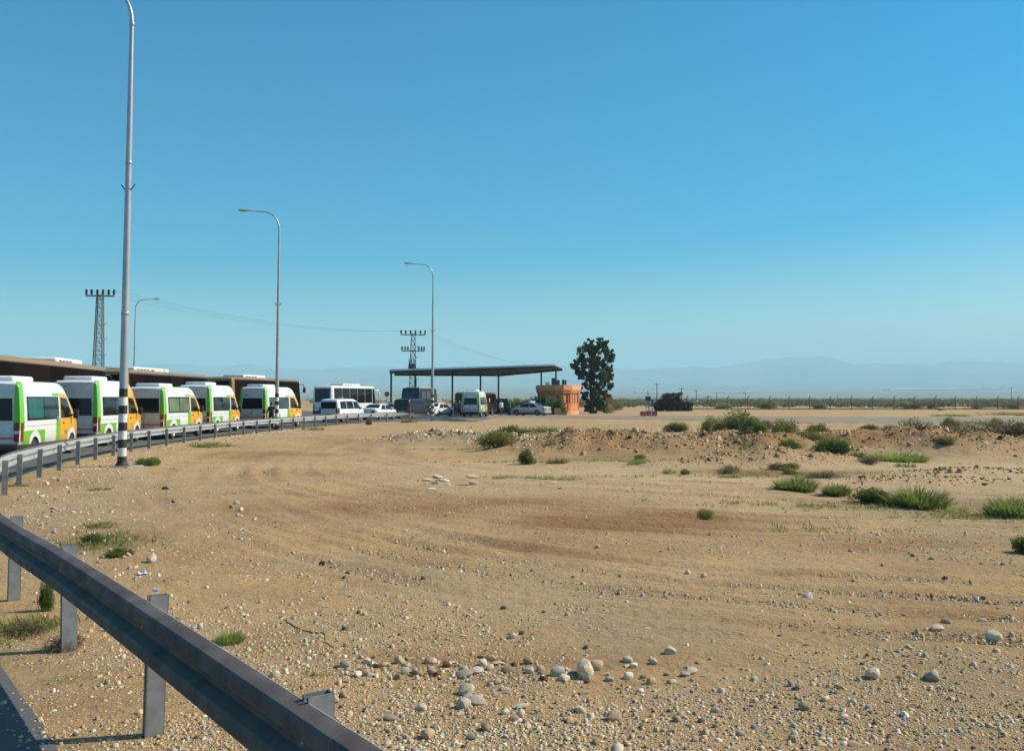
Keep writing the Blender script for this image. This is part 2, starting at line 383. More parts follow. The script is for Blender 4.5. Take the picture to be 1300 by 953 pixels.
    c = q.mix(q.math('MULTIPLY', sp[2], .8), c, (.125, .130, .055))
    # grit: light and dark specks
    vo = q.n('ShaderNodeTexVoronoi'); vo.inputs['Scale'].default_value = 34; q.l(co, vo.inputs['Vector'])
    vs_ = q.sep(vo.outputs['Color']); 
    spk = q.math('MULTIPLY', q.math('GREATER_THAN', vs_[0], .80), q.math('LESS_THAN', vo.outputs['Distance'], .36))
    c = q.mix(q.math('MULTIPLY', spk, .55), c, q.mix(vs_[1], (.20, .14, .08), (.62, .54, .40)))
    c = q.mix(q.math('MULTIPLY', fin, .38), c, (.27, .185, .09)); mot = q.ramp(q.noise(1.1, 7, .7, co), .45, .72); c = q.mix(q.math('MULTIPLY', mot, .30), c, (.30, .215, .11))
    # far fields beyond the fence
    xyz = q.sep(co); dist = q.math('POWER', q.math('ADD', q.math('MULTIPLY', xyz[0], xyz[0]), q.math('MULTIPLY', xyz[1], xyz[1])), .5)
    ff = q.ramp(dist, 900, 2500); fn = q.ramp(q.noise(.0022, 6, .65, co), .35, .65)
    c = q.mix(ff, c, q.mix(fn, (.30, .25, .19), (.14, .15, .09)))
    q.l(c, b.inputs['Base Color']); b.inputs['Roughness'].default_value = .95; b.inputs['Specular IOR Level'].default_value = .15
    hgt = q.math('ADD', q.math('MULTIPLY', q.noise(9, 8, .72, co), 1.0), q.math('MULTIPLY', spk, .35))
    hgt = q.math('ADD', hgt, q.math('MULTIPLY', q.noise(2.4, 5, .65, co), 1.3))
    q.bump(hgt, 1.0, .07)
    me.materials.append(q.m)
    tag(link('ground', me), kind='structure')
ground()

# ------------------------------------------------------------------ roads
def asphalt(name, c1, c2):
    q = NT(name); co = q.coord()
    c = q.mix(q.ramp(q.noise(.5, 6, .6, co), .3, .7), c1, c2); c = q.mix(q.math('MULTIPLY', q.ramp(q.noise(30, 3, .7, co), .3, .7), .4), c, tuple(v * .6 for v in c1))
    q.l(c, q.b.inputs['Base Color']); q.b.inputs['Roughness'].default_value = .95; q.b.inputs['Specular IOR Level'].default_value = .08
    q.bump(q.noise(60, 3, .7, co), .4, .01); return q.m
M['asph'] = asphalt('asphalt', (.15, .15, .145), (.115, .115, .11)); M['dusty'] = asphalt('dusty_asphalt', (.33, .27, .185), (.26, .215, .155)); M['shoulder'] = asphalt('gravel_shoulder', (.46, .41, .32), (.38, .33, .25))
def off(path, d):
    out = []
    for i, p in enumerate(path):
        t = (path[min(i + 1, len(path) - 1)] - path[max(i - 1, 0)]).normalized()
        out.append(Vector((p.x - t.y * d, p.y + t.x * d, 0)))
    return out
def strip(name, A, B, z, mat, n=1):
    mb = MB(); vs = []; fs = []
    for a, b in zip(A, B):
        for k in range(n + 1):
            t = k / n; vs.append((a[0] * (1 - t) + b[0] * t, a[1] * (1 - t) + b[1] * t, z))
    for i in range(len(A) - 1):
        for k in range(n): fs.append((i * (n + 1) + k, i * (n + 1) + k + 1, (i + 1) * (n + 1) + k + 1, (i + 1) * (n + 1) + k))
    return tag(mb.add(vs, fs).build(name, mat), kind='structure')
cl = catmull(RAIL[:18], 1.5)
strip('road', off(cl, .45), off(cl, 13.5), .006, M['asph'])
tag(MB().prism([(-34,79),(-12.2,81.2),(-9.2,85.2),(-6,86.2),(-2.6,86.0),(-2.0,97.6),(-2.0,113.2),(6,117.2),(6,150),(-34,150)], -.02, .014).build('checkpoint_apron', M['asph']), kind='structure')
rn = catmull(ROAD_N, 2.0); rf = catmull(ROAD_F, 2.0)
k = min(len(rn), len(rf)); 
rn2 = [rn[int(i * (len(rn) - 1) / 60)] for i in range(61)]; rf2 = [rf[int(i * (len(rf) - 1) / 60)] for i in range(61)]
strip('cross_road', rn2, rf2, .022, M['dusty'], 3)
strip('road_shoulder', [Vector((p.x, p.y + .02, 0)) for p in rf2], [Vector((p.x, p.y + 1.6, 0)) for p in rf2], .030, M['shoulder'])
strip('road_shoulder', [Vector((p.x, p.y - 1.0, 0)) for p in rn2[:30]], [Vector((p.x, p.y - .02, 0)) for p in rn2[:30]], .026, M['shoulder'])

# ------------------------------------------------------------------ guardrail
WP = [(.0,.812),(.030,.808),(.072,.795),(.082,.782),(.082,.725),(.074,.710),(.018,.676),(.012,.655),(.018,.634),(.074,.600),(.082,.585),(.082,.528),(.072,.515),(.030,.502),(.0,.498)]
WP = [(u, z - .01) for u, z in WP]
def beam_mesh(path, n0, n1, drop=None, push=0.0):
    vs = []; fs = []; th = .004
    prof = [(u + push, z) for u, z in WP] + [(u - th + push, z) for u, z in reversed(WP)]
    n = len(prof)
    for i in range(n0, n1 + 1):
        p = path[i]; t = (path[min(i + 1, len(path) - 1)] - path[max(i - 1, 0)]).normalized(); nx, ny = -t.y, t.x
        dz = drop(i) if drop else 0
        for u, z in prof: vs.append((p.x + nx * u, p.y + ny * u, z - dz))
    m = n1 - n0 + 1
    for i in range(m - 1):
        for k in range(n): k2 = (k + 1) % n; fs.append((i * n + k, i * n + k2, (i + 1) * n + k2, (i + 1) * n + k))
    fs.append(tuple(range(n))); fs.append(tuple((m - 1) * n + k for k in range(n)))
    return MB().add(vs, fs)
rail = empty('guardrail', (*RAIL[3], 0), 0, 'long galvanised steel guardrail curving along the road edge to a sloping end', 'guardrail')
T0 = Matrix.Translation(-Vector((*RAIL[3], 0)))
N = len(rail_path); SEG = 12; end0 = N - 17
def drop(i): return max(0, (i - end0) / (N - 1 - end0)) * .80 if i > end0 else 0
i = 0; j = 0
while i < N - 1:
    e = min(i + SEG, N - 1)
    mb = beam_mesh(rail_path, i, min(e + 0, N - 1), drop, .0022 * (j % 2)); mb.v = [tuple(T0 @ Vector(p)) for p in mb.v]
    
    n_ = 2 * len(WP); mb.m = [1 if (q % n_) < len(WP) - 1 and q < len(mb.f) - 2 else 0 for q in range(len(mb.f))]  # road-side faces of the beam take the painted-shade steel
    mb.build('beam', [M['galv'], M['railshade']], rail, 18); i = e; j += 1
pm_ = MB()
# C section post, back of the beam
for (a, b, c, d) in [(-.118, -.112, -.03, .03), (-.118, -.006, -.03, -.024), (-.118, -.006, .024, .03), (-.012, -.006, -.03, -.012), (-.012, -.006, .012, .03)]:
    pm_.box(a, b, c, d, -.25, .825)
post_me = pm_.mesh('post', M['post']); pm_.v = [(x, y, min(z, .71)) for x, y, z in pm_.v]; post_low = pm_.mesh('post', M['post'])
bolt_me = MB().lathe([(.016, 0), (.016, .006), (.010, .011)], 8, Matrix.Rotation(R(90), 4, 'Y')).mesh('bolt', M['galv'])
ph = min(range(N), key=lambda k: (rail_path[k] - Vector((-3.55, 7.88, 0))).length) % 6
if ph == 0: ph = 6
for i in range(ph, end0 + 2, 6):
    p = rail_path[i]; t = (rail_path[i + 1] - rail_path[i - 1]).normalized()
    o = link('post', post_me if p.y < 14 else post_low, rail); o.location = T0 @ Vector((p.x, p.y, 0)); o.rotation_euler = (random.uniform(-.02, .02), random.uniform(-.02, .02), math.atan2(t.x, -t.y))
    if i < 110:
        bo = link('bolt', bolt_me, rail); bo.location = T0 @ Vector((p.x - t.y * .006, p.y + t.x * .006, .645)); bo.rotation_euler = (0, 0, math.atan2(t.x, -t.y))

# ------------------------------------------------------------------ street lamps
def lamp_post(x, y, h, facing, label, arm=1.9, bands=True, group='street lamps along the road', tz=0):
    root = empty('street_lamp', (x, y, tz), facing, label, 'street lamp', group)
    r0, r1 = .125, .058
    st = [(0, 0, .05), (0, 0, h * .24), (0, 0, h * .5), (0, 0, h * .75), (0, 0, h - 1.25)]
    pts = list(st); rad = [r0, r0 - .012, r0 - .03, r0 - .048, r1]
    for k in range(1, 9):
        a = R(90) * k / 8; pts.append((-.95 * (1 - math.cos(a)), 0, h - 1.25 + 1.15 * math.sin(a))); rad.append(r1 - .002 * k)
    pts.append((-arm, 0, h - .04)); rad.append(.036)
    MB().tube(pts, rad, 14).build('pole', M['pole'], root, 50)
    hb = MB(); prof = [(0, .05, .04), (.12, .09, .065), (.35, .15, .085), (.6, .16, .08), (.8, .12, .055), (.86, .04, .02)]
    vs = []; fs = []; n = 10
    for d, wx, hz in prof:
        for k in range(n):
            a = 2 * math.pi * k / n; vs.append((-arm + .1 - d, wx * math.cos(a), h - .02 + d * .04 + hz * math.sin(a) * (1 if math.sin(a) > 0 else .6)))
    for i in range(len(prof) - 1):
        for k in range(n): k2 = (k + 1) % n; fs.append((i * n + k, i * n + k2, (i + 1) * n + k2, (i + 1) * n + k))
    fs += [tuple(range(n)), tuple((len(prof) - 1) * n + k for k in range(n))]
    hd = hb.add(vs, fs).build('lamp_head', M['pole'], root, 60)
    MB().rbox(-arm - .62, -arm - .15, -.10, .10, h - .09, h - .052, .015).build('lens', M['lampw'], hd, 40)
    for zz in (h * .31, h * .62, h - 1.3):
        rr = r0 - .067 * zz / h + .010
        MB().lathe([(rr, zz - .05), (rr + .006, zz - .04), (rr + .006, zz + .04), (rr, zz + .05)], 14).build('joint_collar', M['pole'], root, 40)
    MB().tube([(-.22, 0, h * .575), (-.05, 0, h * .56), (.05, 0, h * .56), (.22, 0, h * .575)], .018, 6).build('bracket', M['steeldk'], root)
    if bands:
        for k in range(9):
            z0 = .06 + k * .247
            MB().lathe([(r0 + .004 - .0007 * k, z0), (r0 + .004 - .0007 * k, z0 + .247)], 18).build('painted_band', M['black'] if k % 2 == 0 else M['white'], root, 40)
        MB().lathe([(.26, -.1), (.26, .02), (.17, .07), (.15, .12), (.14, .16)], 12).build('base_plate', M['black'], root, 30)
        MB().prism([(-.45, -.42), (.45, -.42), (.47, .40), (-.43, .42)], -.25, .035).build('footing', M['concrete'], root)
    else:
        MB().lathe([(.2, -.1), (.2, .03), (.15, .08)], 12).build('base_plate', M['pole'], root, 30)
    return root
x, y = gp(154.5, 592); lamp_post(x, y, 14.5, R(-8), 'tall grey street lamp with black and white banded foot, largest of the lamps', tz=gz(x, y))
x, y = gp(351, 545.5); lamp_post(x, y, 13.9, R(0), 'banded street lamp with drooping head beside the last van of the queue', tz=gz(x, y))
x, y = gp(549, 533.5); lamp_post(x, y, 14.1, R(0), 'banded street lamp at the sloping guardrail end near the canopy', tz=.0)
lamp_post(xa(169.5, 119), 119, 14.0, R(180), 'thin street lamp across the road behind the brown coaches', 2.2, False, None)

# ------------------------------------------------------------------ power pylons and wires
def pylon(x, y, h, label, arms, extra=None):
    root = empty('power_pylon', (x, y, 0), R(8), label, 'pylon', 'lattice power pylons')
    b0, b1 = .62, .30
    def c(z, sx, sy): hw = b0 + (b1 - b0) * z / h; return (sx * hw, sy * hw, z)
    lv = [h * k / 14 for k in range(15)]
    for sx in (-1, 1):
        for sy in (-1, 1): MB().tube([c(-.2, sx, sy), c(h, sx, sy)], .055, 5).build('leg', M['lattice'], root)
    br = MB()
    for a, b in zip(lv[:-1], lv[1:]):
        for (p, q) in (((-1, -1), (1, -1)), ((1, -1), (1, 1)), ((1, 1), (-1, 1)), ((-1, 1), (-1, -1))):
            br.tube([c(a, *p), c(b, *q)], .028, 4); br.tube([c(a, *q), c(b, *p)], .028, 4); br.tube([c(b, *p), c(b, *q)], .024, 4)
    br.build('bracing', M['lattice'], root)
    tops = []
    for z, hw, ins, up in arms:
        MB().box(-hw, hw, -.11, -.03, z - .09, z + .05).box(-hw, hw, .03, .11, z - .09, z + .05).build('crossarm', M['steeldk'], root)
        for u in ins:
            t = MB().lathe([(.05, 0), (.05, .08), (.15, .12), (.15, .2), (.1, .24), (.16, .30), (.16, .40), (.1, .44), (.15, .5), (.15, .6), (.06, .68)], 10, Matrix.Translation((u * hw, 0, z + .05 if up else z - .75)))
            t.build('insulator', M['ceram'], root, 40); tops.append(Vector((u * hw, 0, z + .70)))
    for k in range(5):
        z = 3 + k * 1.8
        if z < h - 2: MB().tube([c(z, 1, -1), (c(z, 1, -1)[0] + .55, c(z, 1, -1)[1], z + .35)], .03, 4).build('step_bracket', M['lattice'], root)
    return root, [root.matrix_basis @ t for t in tops]
p1, t1 = pylon(xa(124, 112), 112, za(374, 112), 'lattice power pylon with one crossarm of six insulators behind the coaches', [(za(374, 112) - .1, 1.55, (-.97, -.6, -.2, .2, .6, .97), True)])
h2 = za(424, 160)
p2, t2 = pylon(xa(524, 160), 160, h2, 'lattice power pylon with two crossarms and a transformer behind the canopy', [(h2 - .1, 2.0, (-.97, -.6, -.2, .2, .6, .97), True), (h2 - 2.75, 1.85, (-.97, -.7, -.45, .5, .75, .97), True)])
tr = MB().rbox(-.75, .35, -.85, -.2, h2 - 6.1, h2 - 4.9, .06).build('transformer', M['steeldk'], p2, 40)
for k in range(3): MB().tube([(-.55 + k * .38, -.5, h2 - 4.95), (-.68 + k * .38, -.5, h2 - 4.0)], [.09, .05], 6).build('bushing', M['ceram'], tr)
MB().rbox(.3, .62, -.7, -.4, h2 - 8.4, h2 - 7.0, .04).build('meter_box', M['greenflag'], p2, 40)
def wire(a, b, sag, label):
    pts = []
    for k in range(17):
        t = k / 16; p = a.lerp(b, t); p.z -= sag * 4 * t * (1 - t); pts.append(p)
    o = MB().tube(pts, .008, 5).build('power_cable', M['wire']); tag(o, label, 'cable', 'overhead power cables')
for k in (0, 3, 5): wire(t1[k], t2[k], 1.6, 'thin overhead power cable strung between the two lattice pylons')
for k, dz in ((1, 3), (3, 0), (5, -2)): wire(t2[k], Vector((xa(735, 330) + dz, 330, 13.5)), 3.0, 'thin overhead power cable descending from the pylon behind the canopy')

# ------------------------------------------------------------------ vehicles
class Body:
    def __init__(s, st, belt, rl=0.0, fl=0.0, crown=.02):
        s.st = np.array(st, float); s.belt = belt; s.rl = rl; s.fl = fl; s.crown = crown; s.HR = s.st[:, 2].max(); s.y0 = st[0][0]; s.y1 = st[-1][0]
    def at(s, y): return [float(np.interp(y, s.st[:, 0], s.st[:, k])) for k in (1, 2, 3, 4)]
    def width(s, y, z):
        zb, H, W, WR = s.at(y)
        if z <= s.belt: return W * (1 - .05 * max(0, (.6 - z) / .6) ** 1.5)
        t = min(1, (z - s.belt) / (s.HR - s.belt)); return W + (WR - W) * t ** 1.35
    def yoff(s, y, z):
        wr = max(0, 1 - (y - s.y0) / .6); wf = max(0, 1 - (s.y1 - y) / .6)
        return wr * s.rl * max(0, z - .9) - wf * s.fl * max(0, z - .9)
    def top(s, x, y):
        zb, H, W, WR = s.at(y); wt = max(.05, s.width(y, H) - .14)
        return H + s.crown * max(0, 1 - (abs(x) / wt) ** 2)
    def ring(s, y):
        zb, H, W, WR = s.at(y); bl = min(s.belt, H - .12); e = H - .10
        zs = [zb, zb + .10, zb + .5 * (bl - zb), bl, bl + (e - bl) * .34, bl + (e - bl) * .67, e]
        pts = [(s.width(y, z) * (.93 if i == 0 else 1), z) for i, z in enumerate(zs)]
        wt = s.width(y, H); pts += [(wt - .035, H - .03), (wt - .13, H)]
        for f in (.6, .25): pts.append(((wt - .13) * f, s.top((wt - .13) * f, y)))
        return pts
    def mesh(s, name, mat, wheels=(), dark=None):
        ys = sorted(set([round(v, 4) for v in s.st[:, 0]] + [round(v, 4) for v in np.linspace(s.y0, s.y1, 28)]))
        vs = []; n = None; fs = []
        for y in ys:
            r = s.ring(y); full = [(-x, z) for x, z in r] + [(x, z) for x, z in reversed(r)]; n = len(full)
            vs += [(x, y + s.yoff(y, z), z) for x, z in full]
        for i in range(len(ys) - 1):
            for k in range(n): k2 = (k + 1) % n; fs.append((i * n + k, i * n + k2, (i + 1) * n + k2, (i + 1) * n + k))
        for base, fl in ((0, False), ((len(ys) - 1) * n, True)):
            for k in range(n // 2 - 1):
                f = (base + k, base + n - 1 - k, base + n - 2 - k, base + k + 1); fs.append(f if fl else f[::-1])
        me = MB().add(vs, fs).mesh(name, [mat, M['plast']])
        if wheels:
            bm = bmesh.new(); bm.from_mesh(me); bmesh.ops.recalc_face_normals(bm, faces=bm.faces[:]); bm.to_mesh(me); bm.free()
            cut = MB()
            for wy, wr, hw in wheels:
                for sx in (-1, 1):
                    cut.lathe([(wr * 1.2, 0), (wr * 1.2, .36)], 24, Matrix.Translation((sx * (hw + .06), wy, wr)) @ Matrix.Rotation(R(-90 * sx), 4, 'Y'))
            cme = cut.mesh('cut', [M['plast'], M['plast']])
            bm = bmesh.new(); bm.from_mesh(cme); bmesh.ops.recalc_face_normals(bm, faces=bm.faces[:]); bm.to_mesh(cme); bm.free()
            ob = bpy.data.objects.new('tmp', me); oc = bpy.data.objects.new('tmpc', cme); col.objects.link(ob); col.objects.link(oc)
            md = ob.modifiers.new('b', 'BOOLEAN'); md.operation = 'DIFFERENCE'; md.object = oc; md.solver = 'EXACT'
            dg = bpy.context.evaluated_depsgraph_get(); new = bpy.data.meshes.new_from_object(ob.evaluated_get(dg)); new.name = name
            bpy.data.objects.remove(ob); bpy.data.objects.remove(oc); bpy.data.meshes.remove(cme); me = new
            mi = [0] * len(me.polygons)
            for p in me.polygons:
                c = p.center
                for wy, wr, hw in wheels:
                    if math.hypot(c.y - wy, c.z - wr) < wr * 1.215 and abs(c.x) > hw - .34 and (abs(p.normal.x) < .7 or abs(c.x) < hw - .2): mi[p.index] = 1
            me.polygons.foreach_set('material_index', mi)
            while len(me.materials) > 2: me.materials.pop()
        me.polygons.foreach_set('use_smooth', [True] * len(me.polygons)); me.set_sharp_from_angle(angle=R(42))
        return me
    def panel(s, fn, nu, nv, depth):
        """fn(u, v) -> (point, inward vector)"""
        vs = []; fs = []
        for j in range(nv + 1):
            for i in range(nu + 1): vs.append(fn(i / nu, j / nv)[0])
        for j in range(nv):
            for i in range(nu): a = j * (nu + 1) + i; fs.append((a, a + 1, a + nu + 2, a + nu + 1))
        rim = [(i, 0) for i in range(nu)] + [(nu, j) for j in range(nv)] + [(i, nv) for i in range(nu, 0, -1)] + [(0, j) for j in range(nv, 0, -1)]
        b = len(vs)
        for i, j in rim:
            p, inn = fn(i / nu, j / nv); vs.append(tuple(Vector(p) + Vector(inn) * depth))
        m = len(rim)
        for k in range(m):
            a = rim[k][1] * (nu + 1) + rim[k][0]; c = rim[(k + 1) % m][1] * (nu + 1) + rim[(k + 1) % m][0]
            fs.append((a, b + k, b + (k + 1) % m, c))
        return MB().add(vs, fs)
    def side(s, q, sx, o=.007, nu=8, nv=4):
        (a, b, c, d) = q      # (y, z) corners: low rear, low front, high front, high rear
        def fn(u, v):
            y = (a[0] * (1 - u) + b[0] * u) * (1 - v) + (d[0] * (1 - u) + c[0] * u) * v
            z = (a[1] * (1 - u) + b[1] * u) * (1 - v) + (d[1] * (1 - u) + c[1] * u) * v
            return (sx * (s.width(y, z) + o), y + s.yoff(y, z), z), (-sx, 0, 0)
        return s.panel(fn, nu, nv, o + .012)
    def sideb(s, y0, y1, z0, z1, sx, o=.007, nu=8, nv=4): return s.side(((y0, z0), (y1, z0), (y1, z1), (y0, z1)), sx, o, nu, nv)
    def rear(s, x0, x1, z0, z1, o=.008, xt=0.0):
        def fn(u, v):
            z = z0 + (z1 - z0) * v; x = x0 + (x1 - x0) * u; x *= 1 - xt * v
            return (x, s.y0 + s.yoff(s.y0, z) - o, z), (0, 1, 0)
        return s.panel(fn, 4, 4, o + .012)
    def front(s, x0, x1, z0, z1, o=.008):
        def fn(u, v):
            z = z0 + (z1 - z0) * v; x = x0 + (x1 - x0) * u
            return (x, s.y1 + s.yoff(s.y1, z) + o, z), (0, -1, 0)
        return s.panel(fn, 4, 4, o + .012)
    def roofp(s, y0, y1, k0=.9, k1=.9, o=.012):
        def fn(u, v):
            y = y0 + (y1 - y0) * v; zb, H, W, WR = s.at(y); hw = (s.width(y, H) - .12) * (k0 * (1 - v) + k1 * v); x = -hw + 2 * hw * u
            return (x, y, s.top(x, y) + o), (0, 0, -1)
        return s.panel(fn, 8, 6, o + .012)
_w = {}
def wheel(root, x, y, r, wd=.22):
    key = (r, wd)
    if key not in _w:
        Mx = Matrix.Rotation(R(90), 4, 'Y'); h = wd / 2
        t = MB().lathe([(r * .62, -h * .7), (r * .66, -h), (r * .93, -h), (r, -h * .7), (r, h * .7), (r * .93, h), (r * .66, h), (r * .62, h * .7)], 22, Mx).mesh('wheel', M['rubber'], 35)
        rm = MB().lathe([(r * .60, h * .8), (r * .64, h * .95), (r * .60, h * 1.02), (r * .52, h * .75), (r * .2, h * .9), (r * .16, h * 1.05), (.01, h * 1.08)], 18, Mx)
        rm.lathe([(r * .60, -h * .8), (r * .64, -h * .95), (r * .60, -h * 1.02), (r * .52, -h * .75), (r * .2, -h * .9), (.01, -h * 1.08)], 18, Mx)
        _w[key] = (t, rm.mesh('rim', M['rim'], 35))
    t, rm = _w[key]; o = link('wheel', t, root); o.location = (x, y, r); link('rim', rm, o)
def text(s, size, name, mat, parent, loc, rot):
    cu = bpy.data.curves.new('t', 'FONT'); cu.body = s; cu.size = size; cu.extrude = .002; cu.align_x = 'CENTER'
    o = bpy.data.objects.new('t', cu); col.objects.link(o); dg = bpy.context.evaluated_depsgraph_get()
    me = bpy.data.meshes.new_from_object(o.evaluated_get(dg)); bpy.data.objects.remove(o); me.name = name
    me.materials.clear(); me.materials.append(mat)
    q = link(name, me, parent); q.location = loc; q.rotation_euler = rot; return q
def place(root, rr, fr, W, L):
    """rr, fr: ground points of the rear right and front right corners"""
    d = Vector((fr[0] - rr[0], fr[1] - rr[1])).normalized(); left = Vector((-d.y, d.x))
    p = Vector(rr) + left * W                      # middle of the rear edge
    root.location = (p.x, p.y, 0.014 if p.y > 80 else .006); root.rotation_euler = (0, 0, math.atan2(-d.x, d.y))

def livery_van(name, cap):
    q = NT(name); xyz = q.sep(q.coord()); x, y, z = xyz[0], xyz[1], xyz[2]
    ax = q.math('ABSOLUTE', x)
    gt = lambda a, b: q.math('GREATER_THAN', a, b); lt = lambda a, b: q.math('LESS_THAN', a, b); mu = lambda a, b: q.math('MULTIPLY', a, b); mx = lambda a, b: q.math('MAXIMUM', a, b)
    side = gt(ax, .74)
    W_, G_, Y_ = (.78, .79, .78), (.13, .50, .015), (.80, .40, .012)
    nz = q.noise(2.0, 3, .5, q.coord()); c = q.mix(q.ramp(nz, .3, .8), W_, (.70, .71, .69))
    green = mu(mu(lt(y, .30), gt(z, .98)), side)
    green = mx(green, mu(mu(gt(y, .08), lt(y, 2.15)), mu(lt(z, .95), side)))
    green = mx(green, mu(mu(gt(y, 3.22), lt(y, 3.62)), mu(lt(z, 1.27), side)))
    green = mx(green, mu(mu(gt(y, 2.9), lt(y, 3.62)), mu(mu(gt(z, 2.06), lt(z, 2.16)), side)))
    c = q.mix(q.math('MULTIPLY', lt(y, .10), q.ramp(q.noise(3, 5, .6, q.coord()), .2, .8)), c, (.46, .44, .40))  # rear face greyed: its shade is put into the paint colour
    c = q.mix(green, c, G_)
    yl = gt(y, 3.62) if cap else mu(gt(y, 3.62), lt(z, 2.14)); yl = mx(yl, gt(y, 4.9)); yl = mu(yl, mx(side, gt(y, 5.15)))
    c = q.mix(yl, c, Y_)
    def ring(wy): 
        dy = q.math('SUBTRACT', y, wy); dz = q.math('SUBTRACT', z, .34); d = q.math('POWER', q.math('ADD', mu(dy, dy), mu(dz, dz)), .5); return mu(lt(d, .60), side)
    c = q.mix(mx(ring(1.25), ring(5.0)), c, W_)
    c = q.mix(q.math('MULTIPLY', q.math('MULTIPLY', q.ramp(z, .95, .45), .55), q.ramp(q.noise(2.5, 5, .65, q.coord()), .3, .7)), c, (.42, .34, .24))
    seam = mu(side, mx(lt(q.math('ABSOLUTE', q.math('SUBTRACT', y, 3.66)), .008), mx(lt(q.math('ABSOLUTE', q.math('SUBTRACT', y, 4.85)), .008), mu(lt(y, 3.6), lt(q.math('ABSOLUTE', q.math('SUBTRACT', z, 1.09)), .006)))))
    c = q.mix(seam, c, (.05, .05, .05))
    q.l(c, q.b.inputs['Base Color']); q.b.inputs['Roughness'].default_value = .3; q.b.inputs['Coat Weight'].default_value = .5
    return q.m
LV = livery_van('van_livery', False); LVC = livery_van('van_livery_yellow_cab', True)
def make_van(H, mat, curtain, rear_no=None, side_no=None):
    root = empty('taxi_van', (0, 0, 0))
    B = Body([(0,.50,H-.10,.945,.83),(.12,.44,H-.02,.985,.87),(.6,.42,H,.99,.88),(3.7,.42,H,.99,.87),(4.15,.42,H-.10,.985,.85),(4.45,.42,H-.30,.98,.84),(5.12,.42,1.60,.965,.82),(5.32,.42,1.40,.95,.82),(5.8,.40,1.16,.88,.80),(5.98,.40,.98,.80,.76),(6.05,.45,.85,.74,.70)], 1.22, .05)
    link('body', B.mesh('body', mat, [(1.25, .34, .98), (5.0, .34, .96)]), root)
    # glass
    for sx in (1, -1):
        zt = 2.04
        wn = B.sideb(.52, 3.5, 1.27, zt, sx, .008, 12).build('side_window', M['tint'], root, 30)
        for a, b in ((.62, 1.98), (2.08, 3.40)):
            B.sideb(a, b, 1.33, zt - .06, sx, .0125, 6).build('pane', curtain if a < 1 else M['clear'], wn, 30)
        if curtain is M['teal']:
            B.sideb(.95, 1.45, 1.33, zt - .06, sx, .015, 3).build('curtain', M['teal'], wn, 30)
        B.side(((3.72, 1.30), (4.98, 1.30), (4.42, 1.98), (3.74, 2.02)), sx, .009, 8, 5).build('door_window', M['tint'], root, 30)
        B.sideb(3.9, 4.05, 1.10, 1.14, sx, .025, 2, 1).build('door_handle', M['plast'], root)
        B.sideb(.02, 6.0, .42, .52, sx, .012, 16, 1).build('side_skirt', M['plast'], root, 30)
        B.sideb(.05, .22, .62, 1.22, sx, .006, 2, 4).build('tail_light', M['red'], root, 30)
        m = MB().rbox(-.09, .09, -.06, .06, -.16, .16, .03, 2, Matrix.Translation((sx * 1.13, 4.86, 1.42))); m.tube([(sx * .95, 4.84, 1.38), (sx * 1.12, 4.86, 1.40)], .03, 6)
        m.build('mirror', M['plast'], root, 40)
        MB().rbox(-.14, .14, -.12, .02, -.12, .14, .03, 2, Matrix.Translation((sx * .62, 5.99, .86))).build('headlight', M['lampw'], root, 40)
    B.sideb(3.28, 3.46, 1.20, 1.36, 1, .017, 2, 2).build('sticker', M['blue'], root)
    B.rear(-.72, .72, 1.28, 1.98, .009, .06).build('rear_window', M['tint'], root, 30)
    for sx in (-1, 1):
        tl = B.rear(sx * .78, sx * .93, .62, 1.22, .012).build('tail_light', M['red'], root)
        B.rear(sx * .79, sx * .92, .86, .96, .018).build('reversing_lamp', M['lampw'], tl)
    B.rear(-.76, .76, .70, .76, .010).build('reflective_strip', M['amber'], root)
    B.rear(-.012, .012, .52, 1.27, .004).build('door_seam', M['plast'], root)
    B.rear(-.20, -.06, .98, 1.03, .03).build('door_handle', M['plast'], root)
    B.rear(-.62, -.16, .80, .92, .014).build('number_plate', M['yellow'], root)
    MB().rbox(-.93, .93, -.09, .06, .36, .56, .04).build('bumper', M['plast'], root, 40)
    MB().rbox(-.78, .78, 5.93, 6.12, .30, .56, .05).build('bumper', M['plast'], root, 40)
    B.roofp(4.46, 5.16, .95, .98).build('windscreen', M['screen'], root, 30)
    ac = MB().rbox(-.60, .60, .35, 2.1, H - .04, H + .17, .085, 3).build('roof_air_conditioner', M['acwhite'], root, 50)
    for k in range(3): MB().box(-.4 + k * .3, -.2 + k * .3, .9, 1.5, H + .168, H + .176).build('grille', M['plast'], ac)
    MB().rbox(-.24, .24, 2.45, 2.62, H + .0, H + .15, .04).build('taxi_sign', M['yellow'], root, 40)
    MB().box(-.85, .85, .3, 5.7, .22, .45).build('chassis', M['plast'], root)
    for wy in (1.25, 5.0):
        for sx in (-1, 1): wheel(root, sx * .86, wy, .34)
    if rear_no: text(rear_no, .20, 'rear_number', M['plast'], root, (-.45, B.y0 + B.yoff(0, 2.2) - .006, 2.13), (R(90), 0, 0))
    if side_no: text(side_no, .20, 'door_number', M['plast'], root, (.985, 4.2, .72), (R(90), 0, R(90)))
    return root
vg = 'green, white and yellow taxi vans'
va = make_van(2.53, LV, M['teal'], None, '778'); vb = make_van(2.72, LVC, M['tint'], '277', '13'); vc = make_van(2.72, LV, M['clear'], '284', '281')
M['olivecurtain'] = glass('window_with_pale_green_curtain', (.16, .22, .12), .12); M['sageglass'] = glass('sage_tinted_glass', (.06, .085, .075))
vd = copy_tree(va); ve = copy_tree(vc); vf = copy_tree(vc)
